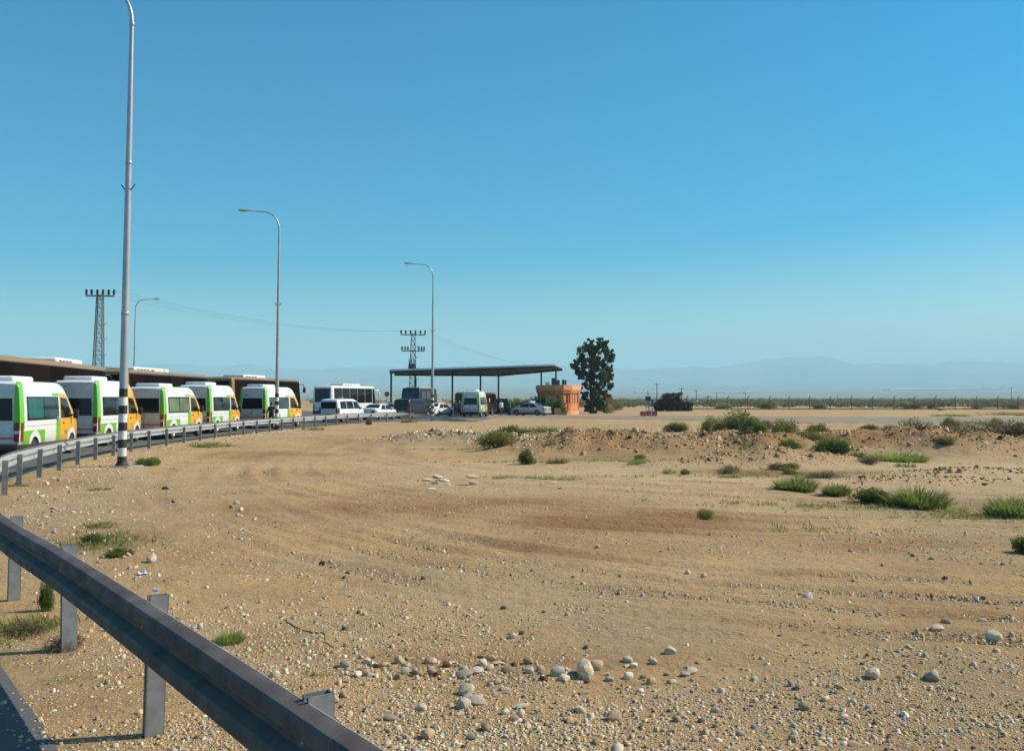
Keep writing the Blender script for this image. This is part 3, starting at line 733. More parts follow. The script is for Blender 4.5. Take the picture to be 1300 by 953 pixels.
for vn, mt in ((vd, 'olivecurtain'), (ve, 'sageglass'), (vf, 'sageglass')):
    for w_ in [q for q in vn.children if q.name.startswith('side_window')]:
        for p_ in w_.children:
            if p_.name.startswith('pane') or p_.name.startswith('curtain'): p_.material_slots[0].link = 'OBJECT'; p_.material_slots[0].material = M[mt]
tag(va, 'low-roofed taxi van with teal curtains, rearmost in the queue beside the guardrail', 'van', vg)
tag(vb, 'high-roofed taxi van with yellow cab roof behind the largest banded lamp post', 'van', vg)
tag(vd, 'low-roofed taxi van standing between two high-roofed taxi vans in the queue', 'van', vg)
tag(vc, 'high-roofed taxi van standing right ahead of the low-roofed one mid-queue', 'van', vg)
tag(ve, 'high-roofed taxi van at the front of the queue beside a dark-clothed person', 'van', vg)
tag(vf, 'high-roofed taxi van near the canopy next to two men in dark clothes', 'van', vg)
place(va, (-15.4, 31.0), (-16.1, 36.95), .99, 6); place(vb, (-16.75, 40.0), (-17.1, 46.0), .99, 6)
place(vd, (-16.5, 46.9), (-16.4, 53), .99, 6); place(vc, (-16.7, 54.7), (-16.55, 60.7), .99, 6)
place(ve, (-16.0, 64.2), (-14.75, 70), .99, 6); place(vf, (xa(609, 103), 103), (xa(620.5, 109), 109), .99, 6)

def livery_coach(name, base, top, zt, edge=True, low=None):
    q = NT(name); xyz = q.sep(q.coord()); y, z = xyz[1], xyz[2]
    c = q.mix(q.ramp(q.noise(1.2, 4, .55, q.coord()), .3, .7), base, tuple(v * .8 for v in base))
    f = q.math('GREATER_THAN', z, zt)
    if edge: f = q.math('MAXIMUM', f, q.math('MULTIPLY', q.math('MULTIPLY', q.math('LESS_THAN', y, .42), q.math('GREATER_THAN', y, .07)), q.math('GREATER_THAN', z, 1.0)))
    c = q.mix(f, c, top)
    if low: c = q.mix(q.math('LESS_THAN', z, 1.0), c, low)
    q.l(c, q.b.inputs['Base Color']); q.b.inputs['Roughness'].default_value = .3; q.b.inputs['Coat Weight'].default_value = .08; q.b.inputs['Specular IOR Level'].default_value = .25
    return q.m
def make_coach(L, H, mat, hw=1.25, belt=1.45, nwin=6, glassm=None, ac=(.35, .6), r=.48, name='coach', rear_glass=True, pod=None, mirror=None):
    root = empty(name, (0, 0, 0)); g = glassm or M['coachglass']; s = hw / 1.25
    B = Body([(0,.55,H-.14,1.19*s,1.10*s),(.15,.45,H-.03,1.24*s,1.15*s),(.6,.42,H,1.25*s,1.16*s),(L-1.0,.40,H,1.25*s,1.16*s),(L-.45,.40,H-.05,1.24*s,1.14*s),(L-.12,.40,H-.2,1.18*s,1.06*s),(L,.42,H-.38,1.08*s,.98*s)], belt, .04, .10)
    w0, w1 = L * .17 + .3, L * .80
    link('body', B.mesh('body', mat, [(w0, r, hw - .02), (w1, r, hw - .02)]), root)
    y0, y1 = .45, L - .95; dw = (y1 - y0) / nwin; zt = H - .24; zb = belt + .05
    for sx in (1, -1):
        for k in range(nwin): B.sideb(y0 + k * dw + .02, y0 + (k + 1) * dw - .02, zb, zt, sx, .008, 4).build('side_window', g, root, 30)
        B.side(((L - .90, zb - .45), (L - .15, zb - .45), (L - .18, zt - .02), (L - .90, zt)), sx, .008, 4).build('driver_window', g, root, 30)
        B.sideb(.3, L - .3, .42, .56, sx, .012, 10, 1).build('side_skirt', M['plast'], root, 30)
        for k in range(nwin - 1):
            if abs(y0 + (k + .5) * dw - w0) > .9 and abs(y0 + (k + .5) * dw - w1) > .9:
                B.sideb(y0 + k * dw + .06, y0 + (k + 1) * dw - .06, .66, belt - .18, sx, .006, 3, 2).build('luggage_hatch', mat, root, 30)
        tl = B.rear(sx * .95 * s, sx * 1.12 * s, .8, 1.3, .012).build('tail_light', M['red'], root)
        for wy in (w0, w1) + ((w0 + 1.35,) if L > 12 else ()):
            if wy in (w0, w1): wheel(root, sx * (hw - .15), wy, r, .26)
        m = MB().tube([(sx * .95 * s, L - .1, H - .45), (sx * 1.2 * s, L + .28, H - .42), (sx * 1.28 * s, L + .36, H - .6)], .04, 6)
        m.rbox(-.12, .12, -.07, .07, -.26, .2, .05, 2, Matrix.Translation((sx * 1.29 * s, L + .36, H - .85))); m.build('mirror', mirror or M['plast'], root, 40)
        MB().rbox(-.18, .18, -.05, .05, -.09, .09, .03, 2, Matrix.Translation((sx * .8 * s, L + .005, .85))).build('headlight', M['lampw'], root, 40)
    if rear_glass: B.rear(-.95 * s, .95 * s, zb + .1, zt - .05, .009).build('rear_window', g, root, 30)
    B.rear(-.85 * s, .85 * s, .95, 1.02, .010).build('reflective_strip', M['amber'], root)
    B.front(-.92 * s, .92 * s, belt - .2, H - .5, .01).build('windscreen', M['screen'], root, 30)
    MB().rbox(-1.15 * s, 1.15 * s, -.08, .1, .36, .72, .06).build('bumper', M['plast'], root, 40); MB().rbox(-1.05 * s, 1.05 * s, L - .1, L + .07, .32, .66, .06).build('bumper', M['plast'], root, 40)
    if ac:
        a0, a1 = L * ac[0], L * ac[1]
        a = MB().rbox(-.85 * s, .85 * s, a0, a1, H - .05, H + .22, .10, 3).build('roof_air_conditioner', M['acwhite'], root, 50)
        for k in range(4): MB().box(.835 * s, .858 * s, a0 + .35 + k * .5, a0 + .70 + k * .5, H + .04, H + .10).build('vent', M['plast'], a)
        if pod: MB().box(.83 * s, .862 * s, a0 + 2.5, a0 + 3.0, H + .03, H + .11).build('red_marking', M['signred'], a)
    return root, B
cg = 'brown coaches parked beside the taxi vans'
GOLD = (.28, .165, .05); BROWN = (.050, .022, .016)
LC = livery_coach('brown_and_gold_coach_paint', BROWN, GOLD, 3.40)
ca, _ = make_coach(16.0, 3.6, LC, nwin=7, ac=(.54, .79)); cb, _ = make_coach(14.4, 3.56, LC, ac=(.14, .52), pod=True); cc, _ = make_coach(13.0, 3.55, LC, ac=(.2, .5))
tag(ca, 'long brown and gold coach behind the two rearmost taxi vans', 'coach', cg); place(ca, (-18.75, 35.5), (-21.0, 51.4), 1.25, 14)
tag(cb, 'brown and gold coach with red mark on its white roof unit', 'coach', cg); place(cb, (-21.1, 54.0), (-20.9, 68.4), 1.25, 14)
tag(cc, 'brown and gold coach standing ahead of the others behind the foremost queuing van', 'coach', cg); place(cc, (-20.4, 72), (-18.0, 85), 1.25, 13)
LWB = livery_coach('white_bus_paint', (.80, .80, .79), (.80, .80, .79), 9, False)
wb, _ = make_coach(8.8, 3.22, LWB, 1.15, 1.42, 5, M['tint'], (.30, .68), .42, 'white_bus', True, None, M['bodywhite'])
tag(wb, 'white midi bus with dark windows standing beyond the gold coaches', 'bus'); place(wb, (-17.9, 98), (-14.5, 106.2), 1.15, 8.8)
LMB = livery_coach('brown_minibus_paint', (.045, .024, .018), (.10, .075, .06), 2.52, False)
mb_, MBB = make_coach(7.3, 2.62, LMB, 1.05, 1.25, 4, M['tint'], None, .36, 'brown_minibus', False)
MBB.sideb(4.9, 5.15, 1.5, 1.95, 1, .013, 2, 3).build('yellow_sticker', M['yellow'], mb_)
tag(mb_, 'dark brown minibus parked behind the white-backed taxi van near the canopy', 'minibus'); place(mb_, (xa(597, 112.5), 112.5), (xa(634, 119.5), 119.5), 1.05, 7.3)

def car(name, body, kind, sign=None, bar=False, glassm=None):
    root = empty(name, (0, 0, 0)); g = glassm or M['tint']
    if kind == 'sedan':
        L = 4.5; r = .31
        B = Body([(0,.32,.90,.72,.55),(.07,.24,.99,.82,.60),(.35,.20,1.04,.86,.62),(.85,.2,1.06,.87,.64),(1.45,.2,1.38,.87,.66),(1.9,.2,1.45,.87,.66),(2.55,.2,1.44,.87,.65),(2.9,.2,1.36,.87,.64),(3.55,.2,1.0,.86,.64),(4.1,.22,.90,.83,.62),(4.38,.25,.78,.76,.58),(4.5,.32,.66,.66,.5)], .92)
        wh = (.95, 3.62); hw = .85
        sw = [((1.0, .95), (1.95, .95), (1.95, 1.36), (1.42, 1.33)), ((2.03, .95), (3.35, .95), (2.85, 1.31), (2.03, 1.36))]
        ws = (2.95, 3.52); rw = (.9, 1.42)
    else:
        L = 4.75; r = .33
        B = Body([(0,.42,1.74,.86,.72),(.10,.30,1.84,.93,.76),(.5,.25,1.9,.95,.78),(2.9,.25,1.9,.95,.78),(3.3,.25,1.78,.95,.77),(4.05,.25,1.18,.93,.77),(4.5,.28,1.0,.86,.74),(4.68,.32,.86,.78,.7),(4.75,.38,.74,.70,.62)], 1.06, .06)
        wh = (.9, 3.9); hw = .93
        sw = [((.35, 1.10), (1.35, 1.10), (1.35, 1.72), (.38, 1.70)), ((1.42, 1.10), (2.55, 1.10), (2.5, 1.72), (1.42, 1.72)), ((2.63, 1.10), (3.85, 1.10), (3.25, 1.68), (2.60, 1.72))]
        ws = (3.32, 4.0); rw = None
    link('body', B.mesh('body', body, [(y, r, hw) for y in wh]), root)
    for sx in (1, -1):
        for q in sw: B.side(q, sx, .008, 6, 4).build('side_window', g, root, 30)
        for y in wh: wheel(root, sx * (hw - .12), y, r, .2)
        B.sideb(.05, L - .3, .26, .36, sx, .01, 10, 1).build('side_skirt', M['plast'], root, 30)
        B.sideb(2.0, 2.12, .84, .88, sx, .02, 2, 1).build('door_handle', M['plast'], root)
        m = MB().rbox(-.09, .09, -.05, .05, -.07, .07, .03, 2, Matrix.Translation((sx * (hw + .09), ws[1] - .35, B.belt + .08))); m.build('mirror', body if kind == 'sedan' else M['plast'], root, 40)
        if kind == 'sedan': B.rear(sx * .42, sx * .70, .66, .84, .012).build('tail_light', M['red'], root); B.sideb(.02, .26, .70, .86, sx, .008, 2, 2).build('tail_light', M['red'], root)
        else: B.rear(sx * .70, sx * .85, .72, 1.15, .012).build('tail_light', M['red'], root); B.sideb(.02, .2, .72, 1.15, sx, .008, 2, 2).build('tail_light', M['red'], root)
        MB().rbox(-.13, .13, -.16, .03, -.06, .06, .03, 2, Matrix.Translation((sx * .52, L - .04, .66 if kind == 'sedan' else .76))).build('headlight', M['lampw'], root, 40)
    B.roofp(*ws, .95, .98).build('windscreen', M['clear'], root, 30)
    if rw: B.roofp(*rw, .98, .94).build('rear_window', g, root, 30)
    else: B.rear(-.68, .68, 1.12, 1.66, .01).build('rear_window', g, root, 30)
    B.rear(-.26, .26, .52 if kind == 'sedan' else .62, .64 if kind == 'sedan' else .74, .014).build('number_plate', M['yellow'], root)
    MB().rbox(-.74, .74, -.06, .1, .28, .48, .05).build('bumper', body, root, 40)
    MB().box(-.7, .7, .3, L - .4, .16, .3).build('chassis', M['plast'], root)
    if sign: MB().rbox(-.22, .22, 1.95, 2.1, B.HR + .02, B.HR + .16, .04).build('taxi_sign', M['yellow'], root, 40)
    if bar:
        lb = MB().rbox(-.58, .58, 1.95, 2.25, B.HR + .05, B.HR + .19, .05).build('light_bar', M['lampw'], root, 40)
        MB().box(-.5, .5, 2.0, 2.2, B.HR - .01, B.HR + .06).build('mount', M['plast'], lb)
        for sx in (1, -1): B.sideb(1.1, 3.3, .58, .66, sx, .009, 6, 1).build('door_stripe', M['blue'], root)
    return root
k = car('white_taxi_minivan', M['bodywhite'], 'mpv', True, False, M['tint']); tag(k, 'white minivan taxi with yellow roof sign in front of the white bus', 'minivan')
place(k, (-14.05, 80), (-12.45, 84.6), .95, 4.75)
k = car('white_taxi_car', M['bodywhite'], 'sedan', True); tag(k, 'white saloon taxi seen from behind next to the white minivan taxi', 'car'); place(k, (xa(477.5, 88.5), 88.5), (-10.7, 92.7), .87, 4.5)
k2 = car('pale_blue_car', M['bodyblue'], 'sedan'); tag(k2, 'pale blue saloon car mostly hidden between white taxi and black minivan', 'car'); place(k2, (xa(502.5, 99), 99), (xa(505, 103.5), 103.5), .87, 4.5)
k = car('black_minivan', M['bodyblack'], 'mpv'); tag(k, 'black minivan with red tail lights beside the sloping guardrail end', 'minivan'); place(k, (xa(520.5, 94.5), 94.5), (xa(548, 98.6), 98.6), .95, 4.75)
k = car('white_taxi_car', M['bodywhite'], 'sedan', True); tag(k, 'white saloon taxi between the banded lamp post and two standing men', 'car'); place(k, (xa(552, 103), 103), (xa(575, 106.6), 106.6), .87, 4.5)
k = car('black_minivan', M['bodyblack'], 'mpv'); tag(k, 'black minivan just ahead of the dark brown minibus', 'minivan'); place(k, (xa(646.5, 122), 122), (xa(649, 126.7), 126.7), .95, 4.75)
k = car('patrol_car', M['bodygrey'], 'sedan', None, True); tag(k, 'silver saloon with roof light bar parked in front of the orange guardhouse', 'car')
hd = Vector((-.86, .51)); rrc = Vector((xa(700.5, 111.5), 111.5)); place(k, tuple(rrc), tuple(rrc + hd * 4.5), .87, 4.5)

# boxy dark lorry-bus by the black minivan
root = empty('dark_box_truck', (0, 0, 0)); H = 3.1
B = Body([(0,.6,2.1,1.0,.95),(.06,.5,2.2,1.08,1.0),(.12,.45,H-.10,1.1,1.02),(.5,.45,H,1.12,1.04),(5.4,.45,H,1.12,1.04),(5.8,.45,H-.15,1.08,1.0)], 1.6, .22)
link('body', B.mesh('body', M['bodydark'], [(1.1, .45, 1.1), (4.7, .45, 1.1)]), root)
B.rear(-.92, .92, 1.95, 2.85, .012, .06).build('rear_window', M['screen'], root, 30)
for sx in (1, -1):
    for a in (1.2, 2.6, 4.0): B.sideb(a, a + 1.1, 1.85, 2.75, sx, .010, 3).build('side_window', M['screen'], root, 30)
    for y in (1.1, 4.7): wheel(root, sx * .96, y, .45, .26)
    B.rear(sx * .80, sx * .98, 1.5, 1.62, .015).build('marker_lamp', M['lampw'], root)
MB().rbox(-1.05, 1.05, -.16, .1, .45, .75, .05).build('bumper', M['plast'], root, 40)
MB().rbox(-.85, .85, 1.0, 4.8, H + .0, H + .10, .03).build('roof_rack', M['sheet'], root, 40)
MB().box(-.9, .9, .3, 5.5, .3, .55).build('chassis', M['plast'], root)
tag(root, 'tall dark brown boxy truck behind the black minivan', 'truck'); place(root, (xa(531, 111), 111), (xa(555, 116.5), 116.5), 1.12, 5.8)

# ------------------------------------------------------------------ canopy
ZN, ZF = 124.0, 138.0
cxm = (xa(494, ZN) + xa(704, ZN)) / 2
can = empty('checkpoint_canopy', (cxm, 131, 0), 0, 'long flat checkpoint canopy on dark steel posts with pale roof edge', 'canopy')
TC = Vector((cxm, 131, 0))
NE = [Vector((xa(494, ZN), ZN, za(470.3, ZN))), Vector((xa(600, ZN), ZN, za(467.2, ZN))), Vector((xa(704, ZN), ZN, za(463.6, ZN)))]
FE = [Vector((xa(501, ZF), ZF, za(474.0, ZF))), Vector((xa(636, ZF), ZF, za(474.6, ZF))), Vector((xa(714, ZF), ZF, za(467.6, ZF)))]
def slab(A, B, t):
    vs = [p - TC for p in A] + [p - TC for p in B]; n = len(A)
    vs = vs + [p - Vector((0, 0, t)) for p in vs]; m = 2 * n; fs = []
    for i in range(n - 1): fs += [(i, i + 1, n + i + 1, n + i), (m + i, m + n + i, m + n + i + 1, m + i + 1), (i, m + i, m + i + 1, i + 1), (n + i, n + i + 1, m + n + i + 1, m + n + i)]
    fs += [(0, n, m + n, m), (n - 1, m + n - 1, m + 2 * n - 1, 2 * n - 1)]
    return MB().add(vs, fs)
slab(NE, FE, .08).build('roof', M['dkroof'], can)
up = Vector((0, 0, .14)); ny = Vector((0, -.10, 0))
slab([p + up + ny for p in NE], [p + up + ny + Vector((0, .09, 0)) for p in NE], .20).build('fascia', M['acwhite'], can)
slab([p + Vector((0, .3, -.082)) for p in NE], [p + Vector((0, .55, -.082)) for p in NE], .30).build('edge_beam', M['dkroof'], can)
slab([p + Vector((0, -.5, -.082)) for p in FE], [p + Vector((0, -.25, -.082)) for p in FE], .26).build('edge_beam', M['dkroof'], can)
def interp(E, x):
    for a, b in zip(E[:-1], E[1:]):
        if x <= b.x or b is E[-1]:
            t = (x - a.x) / (b.x - a.x); return a.lerp(b, t)
for k in range(9):
    t = (k + .5) / 9
    a = interp(NE, NE[0].x + .3 + t * (NE[-1].x - NE[0].x - .6)); b = interp(FE, FE[0].x + .3 + t * (FE[-1].x - FE[0].x - .6))
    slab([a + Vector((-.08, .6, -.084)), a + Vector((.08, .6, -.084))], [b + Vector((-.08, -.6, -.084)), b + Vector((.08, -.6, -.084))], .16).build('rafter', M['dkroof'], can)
for px, Y in ((496.5, 125), (574.3, 125.2), (632.8, 125.2), (610, 136.5), (687.2, 136.5), (705.8, 136.2), (527, 136.5), (548, 125.2)):
    x = xa(px, Y); e = interp(NE if Y < 130 else FE, x); p = Vector((x, Y, 0)) - TC
    MB().box(p.x - .11, p.x + .11, p.y - .11, p.y + .11, 0, e.z - .3).build('post', M['steeldk'], can)
    MB().box(p.x - .25, p.x + .25, p.y - .25, p.y + .25, 0, .06).build('base_plate', M['steeldk'], can)

# ------------------------------------------------------------------ guardhouse
gh = empty('guardhouse', (6, 120, 0), 0, 'small orange plastered guardhouse with peach parapet beside the dark tree', 'building')
O = Vector((6, 120))
pl = [(3.05, 121.4), (5.10, 117.6), (6.15, 117.35), (7.2, 118.2), (8.55, 122.0), (8.55, 125.6), (3.05, 125.6)]
def inset(P, d):
    n = len(P); out = []
    c = Vector((sum(p[0] for p in P) / n, sum(p[1] for p in P) / n))
    for p in P: v = Vector(p) - c; out.append(tuple(c + v * (1 - d / v.length) - O))
    return out
wall = MB().prism(inset(pl, .35), 0, 2.95); wall.build('wall', M['orange'], gh)
MB().prism(inset(pl, -.02), 2.93, 3.55).build('parapet', M['peach'], gh)
MB().prism(inset(pl, .10), 2.62, 2.928).build('overhang', M['orange'], gh)
MB().prism(inset(pl, .30), 0, .45).build('plinth', M['peach'], gh)
def on_wall(a, b, t0, t1, z0, z1, d, name, mat, par=gh):
    P = inset(pl, .35); A = Vector(P[a]); Bv = Vector(P[b]); t = (Bv - A); L = t.length; t.normalize(); nrm = Vector((t.y, -t.x))
    q = [A + t * t0 * L + nrm * d, A + t * t1 * L + nrm * d, A + t * t1 * L - nrm * .05, A + t * t0 * L - nrm * .05]
    return MB().prism([tuple(p) for p in q], z0, z1).build(name, mat, par)
for a, b, ts in ((0, 1, ((.12, .52),)), (1, 2, ((.15, .62),)), (2, 3, ((.38, .52), (.75, .9))), (3, 4, ((.12, .22), (.45, .56), (.78, .88)))):
    for t0, t1 in ts:
        big = t1 - t0 > .3
        z0, z1 = (1.0, 2.3) if big else (1.35, 2.45)
        wn = on_wall(a, b, t0, t1, z0, z1, .012, 'window', M['plast']); on_wall(a, b, t0 + .015, t1 - .015, z0 + .06, z1 - .06, .018, 'pane', M['clear'], wn)
        on_wall(a, b, t0 - .02, t1 + .02, z0 - .08, z0 - .01, .06, 'sill', M['peach'])
for a, b, t in ((1, 2, .97), (2, 3, .63), (3, 4, .97)):
    on_wall(a, b, t - .03, t + .03, .46, 2.61, .07, 'pilaster', M['orange'])
on_wall(0, 1, .58, .86, 0, 2.1, .014, 'door', M['plast'])
for px, w_, h_, nm in ((703, .55, .75, 'roof_unit'), (708.5, .4, .5, 'roof_unit'), (715, .3, .55, 'roof_unit'), (718, .2, .5, 'roof_unit'), (695, .5, .25, 'roof_unit')):
    x = xa(px, 121.5) - 6
    MB().rbox(x - w_ / 2, x + w_ / 2, 1.2, 1.7, 3.55, 3.55 + h_ + .15, .03).build(nm, M['steeldk'] if h_ > .4 else M['sheet'], gh, 40)

# ------------------------------------------------------------------ signs, barrier, low wall, truck
s = empty('no_entry_sign', (xa(491.3, 117), 117, .014), 0, 'round red no-entry sign on a thin post left of the canopy', 'sign')
MB().tube([(0, 0, 0), (0, 0, 2.6)], .035, 8).build('post', M['pole'], s)
MB().lathe([(.30, -.01), (.30, .01)], 24, Matrix.Translation((0, -.05, 2.45)) @ Matrix.Rotation(R(90), 4, 'X')).build('disc', M['signred'], s)
MB().box(-.19, .19, -.068, -.061, 2.40, 2.50).build('bar', M['white'], s)
s = empty('yellow_board', (xa(773.5, 120), 120, gz(xa(773.5, 120), 120)), 0, 'faded yellow square board on a post at the tree edge', 'sign')
MB().tube([(0, 0, -.1), (0, 0, 2.1)], .04, 8).build('post', M['post'], s); MB().box(-.42, .42, -.03, .01, 1.35, 2.1).build('panel', M['signyel'], s)
s = empty('gate_barrier', (xa(824, 109), 109, .02), 0, 'checkpoint gate post with control box and pale column beside red blocks', 'barrier')
MB().tube([(-.35, 0, 0), (-.35, 0, 2.1)], .045, 8).build('post', M['pole'], s); MB().rbox(-.42, .18, -.12, .12, 1.65, 2.15, .04).build('control_box', M['steeldk'], s, 40)
MB().tube([(-.1, 0, 2.1), (-.14, 0, 2.75)], .035, 6).build('antenna', M['steeldk'], s); MB().box(-.1, .02, -.05, .05, 0, 1.7).build('inner_post', M['post'], s)
MB().rbox(.25, .47, -.1, .1, 0, 1.05, .03).build('column', M['litter'], s, 40); MB().rbox(.25, .45, -.1, .1, 1.05, 1.75, .03).build('column_head', M['steeldk'], s, 40)
def jersey(px, Y, L, label):
    o = empty('plastic_barrier', (xa(px, Y), Y, .02), 0, label, 'barrier', 'red plastic barrier blocks by the gate')
    P = [(-.2, 0), (.2, 0), (.2, .12), (.09, .3), (.07, .5), (-.07, .5), (-.09, .3), (-.2, .12)]
    MB().add([(x, y, z) for x in (-L / 2, L / 2) for y, z in P], [tuple(range(8)), tuple(range(8, 16))[::-1]] + [(i, 8 + i, 8 + (i + 1) % 8, (i + 1) % 8) for i in range(8)]).build('block', M['orangepl'], o)
    for e in (-1, 1): MB().box(e * L / 2 - .02, e * L / 2 + .02, -.05, .05, .1, .42).build('connector', M['plast'], o)
jersey(816, 108.2, .55, 'red plastic barrier block left of the gate post'); jersey(823.5, 109.6, .5, 'red plastic barrier block behind the gate post'); jersey(831, 108.4, .5, 'red plastic barrier block right of the gate post')
lw = empty('low_white_wall', (xa(800, 300), 300, 0), 0, 'long low white wall in the scrub beyond the tree', 'wall')
for k in range(14):
    MB().box(-14 + k * 2.4, -14 + k * 2.4 + 2.36, -.15, .15, -.1, .72 + .02 * (k % 2)).build('panel', M['white'], lw)
MB().box(-14.2, 19.7, -.2, .2, .741, .80).build('coping', M['white'], lw)
dv = copy_tree(k2); dv.name = 'distant_white_car'; tag(dv, 'small pale car far off in the scrub right of the brown thicket', 'car'); place(dv, (xa(884, 300), 300), (xa(892, 304), 304), .87, 4.5); dv.location.z = gz(dv.location.x, 300)

# ------------------------------------------------------------------ far utility poles
for px, top, Y in ((834, 486, 260), (865, 492, 300), (884, 495, 340), (899, 503, 300), (910, 498, 380), (946, 499, 420), (1284, 492, 420), (1063, 501, 500)):
    x = xa(px, Y); h = za(top, Y); g0 = gz(x, Y)
    o = empty('utility_pole', (x, Y, g0), 0, 'thin wooden utility pole standing in the far scrub', 'utility pole', 'far utility poles')
    MB().tube([(0, 0, -.2), (0, 0, h - g0)], [.13, .09], 6).build('pole', M['bark'], o); MB().box(-.8, .8, -.05, .05, h - g0 - .35, h - g0 - .25).build('crossarm', M['bark'], o)
    for u in (-.7, 0, .7): MB().lathe([(.05, 0), (.06, .1), (.04, .2)], 6, Matrix.Translation((u, 0, h - g0 - .25))).build('insulator', M['ceram'], o)

# ------------------------------------------------------------------ wire fence
FY = 166.0
fence = empty('wire_fence', (xa(1090, FY), FY, 0), 0, 'long wire fence of thin dark posts with rusty foot rail beyond the road', 'fence')
fx0 = fence.location.x; fxs = []
px = 872.0
while px < 1420: fxs.append(px); px += random.uniform(25.2, 27.2)
pmesh = MB().tube([(0, 0, -.2), (0, 0, 1.95), (.06, -.08, 2.1), (.22, -.28, 2.35)], .06, 6).mesh('post', M['steeldk'])
for px in fxs:
    o = link('post', pmesh, fence); o.location = (xa(px, FY) - fx0, 0, 0); o.rotation_euler = (random.uniform(-.03, .03), random.uniform(-.03, .03), random.uniform(-.4, .4))
for z in (.35, .7, 1.05, 1.4, 1.75, 1.95):
    pts = []
    for a, b in zip(fxs[:-1], fxs[1:]):
        pts += [(xa(a, FY) - fx0, -.05, z), ((xa(a, FY) + xa(b, FY)) / 2 - fx0, -.05, z - random.uniform(.02, .08))]
    MB().tube(pts, .009, 4).build('wire', M['wire'], fence)
MB().box(xa(fxs[0], FY) - fx0, xa(fxs[-1], FY) - fx0, -.09, .0, .08, .22).build('foot_rail', M['rust'], fence)
MB().box(xa(1056, FY) - fx0 - .22, xa(1056, FY) - fx0 + .22, -.14, -.11, 1.2, 1.75).build('warning_plate', M['signyel'], fence)
for px in (1103, 1190, 1222):
    x = xa(px, FY) - fx0; MB().tube([(x, .1, 1.2), (x + .9, .8, -.1)], .035, 5).build('brace', M['steeldk'], fence); 

# ------------------------------------------------------------------ plants
def quads_mesh(name, C, U, V, mat, rnd):
    n = len(C); vs = np.concatenate([C - U - V, C + U - V * .4, C + U * .2 + V, C - U * .8 + V * .5], 1).reshape(-1, 3)
    me = bpy.data.meshes.new(name); me.vertices.add(4 * n); me.vertices.foreach_set('co', vs.astype(np.float32).ravel())
    me.loops.add(4 * n); me.loops.foreach_set('vertex_index', np.arange(4 * n, dtype=np.int32)); me.polygons.add(n); me.polygons.foreach_set('loop_start', np.arange(n, dtype=np.int32) * 4)
    me.update(calc_edges=True); at = me.attributes.new('rnd', 'FLOAT', 'FACE'); at.data.foreach_set('value', rnd.astype(np.float32)); me.materials.append(mat); return me
def rdir(n, g):
    v = g.normal(size=(n, 3)); return v / np.linalg.norm(v, axis=1, keepdims=True)
def leaves(name, centers, radii, per, size, mat, seed, flat=1.0):
    g = np.random.default_rng(seed); C = []; Rn = []
    for c, r in zip(centers, radii):
        k = per if np.isscalar(per) else per[len(C)]
        p = rdir(k, g) * (g.random((k, 1)) ** .45) * r; p[:, 2] *= flat; C.append(np.array(c) + p); Rn.append(np.clip(g.random() * .6 + g.random(k) * .4, 0, 1))
    C = np.concatenate(C); n = len(C); U = rdir(n, g); V = np.cross(U, rdir(n, g)); V /= np.linalg.norm(V, axis=1, keepdims=True) + 1e-9
    s = size * (.6 + .8 * g.random((n, 1)))
    return quads_mesh(name, C, U * s, V * s * .6, mat, np.concatenate(Rn))
def blades(name, n, wd, ht, bw, mat, seed, lean=.7, mat_like=False):
    g = np.random.default_rng(seed); a = g.random(n) * 2 * np.pi; rr = np.sqrt(g.random(n)) * wd * .42
    base = np.stack([rr * np.cos(a), rr * np.sin(a), np.full(n, -.03)], 1)
    if mat_like:
        cc_ = g.normal(size=(14, 2)) * wd * .24; w_ = g.random(14) ** 2; k = g.choice(14, n, p=w_ / w_.sum())
        base[:, :2] = cc_[k] + g.normal(size=(n, 2)) * wd * .055
    a2 = a + g.normal(size=n) * .7; tilt = (rr / (wd * .42)) * lean * (.4 + .8 * g.random(n)) + g.random(n) * .30
    L = ht * (.25 + .85 * g.random(n) ** 1.3) * (1 - .25 * (rr / (wd * .42)) ** 2)
    d = np.stack([np.cos(a2) * np.sin(tilt), np.sin(a2) * np.sin(tilt), np.cos(tilt)], 1)
    sidev = np.stack([-np.sin(a2 + g.normal(size=n)), np.cos(a2), np.zeros(n)], 1) * bw * (.6 + .8 * g.random((n, 1)))
    mid = base + d * L[:, None] * .55; tip = base + d * L[:, None] + np.stack([np.cos(a2), np.sin(a2), -.3 * np.ones(n)], 1) * (.12 * L[:, None])
    vs = np.stack([base - sidev * .6, base + sidev * .6, mid + sidev, mid - sidev, tip], 1).reshape(-1, 3)
    k = np.arange(n)[:, None] * 5; q = (k + np.array([[0, 1, 2, 3]])); t = (k + np.array([[3, 2, 4]]))
    me = bpy.data.meshes.new(name); me.vertices.add(5 * n); me.vertices.foreach_set('co', vs.astype(np.float32).ravel())
    loops = np.concatenate([q.ravel(), t.ravel()]).astype(np.int32); me.loops.add(len(loops)); me.loops.foreach_set('vertex_index', loops)
    me.polygons.add(2 * n); me.polygons.foreach_set('loop_start', np.concatenate([np.arange(n) * 4, 4 * n + np.arange(n) * 3]).astype(np.int32)); me.update(calc_edges=True)
    r = g.random(n); at = me.attributes.new('rnd', 'FLOAT', 'FACE'); at.data.foreach_set('value', np.concatenate([r, r]).astype(np.float32)); me.materials.append(mat); return me
def stems(name, n, wd, ht, seed, r=.012):
    g = random.Random(seed); m = MB()
    for k in range(n):
        a = g.random() * 6.28; t = wd * .42 * g.random() ** .5; x, y = math.cos(a) * t, math.sin(a) * t
        m.tube([(x * .15, y * .15, -.05), (x * .5, y * .5, ht * .4), (x + g.uniform(-.1, .1), y + g.uniform(-.1, .1), ht * g.uniform(.7, .95))], [r, r * .7, r * .35], 4)
    return m.mesh(name, M['stem'])
PL = {}
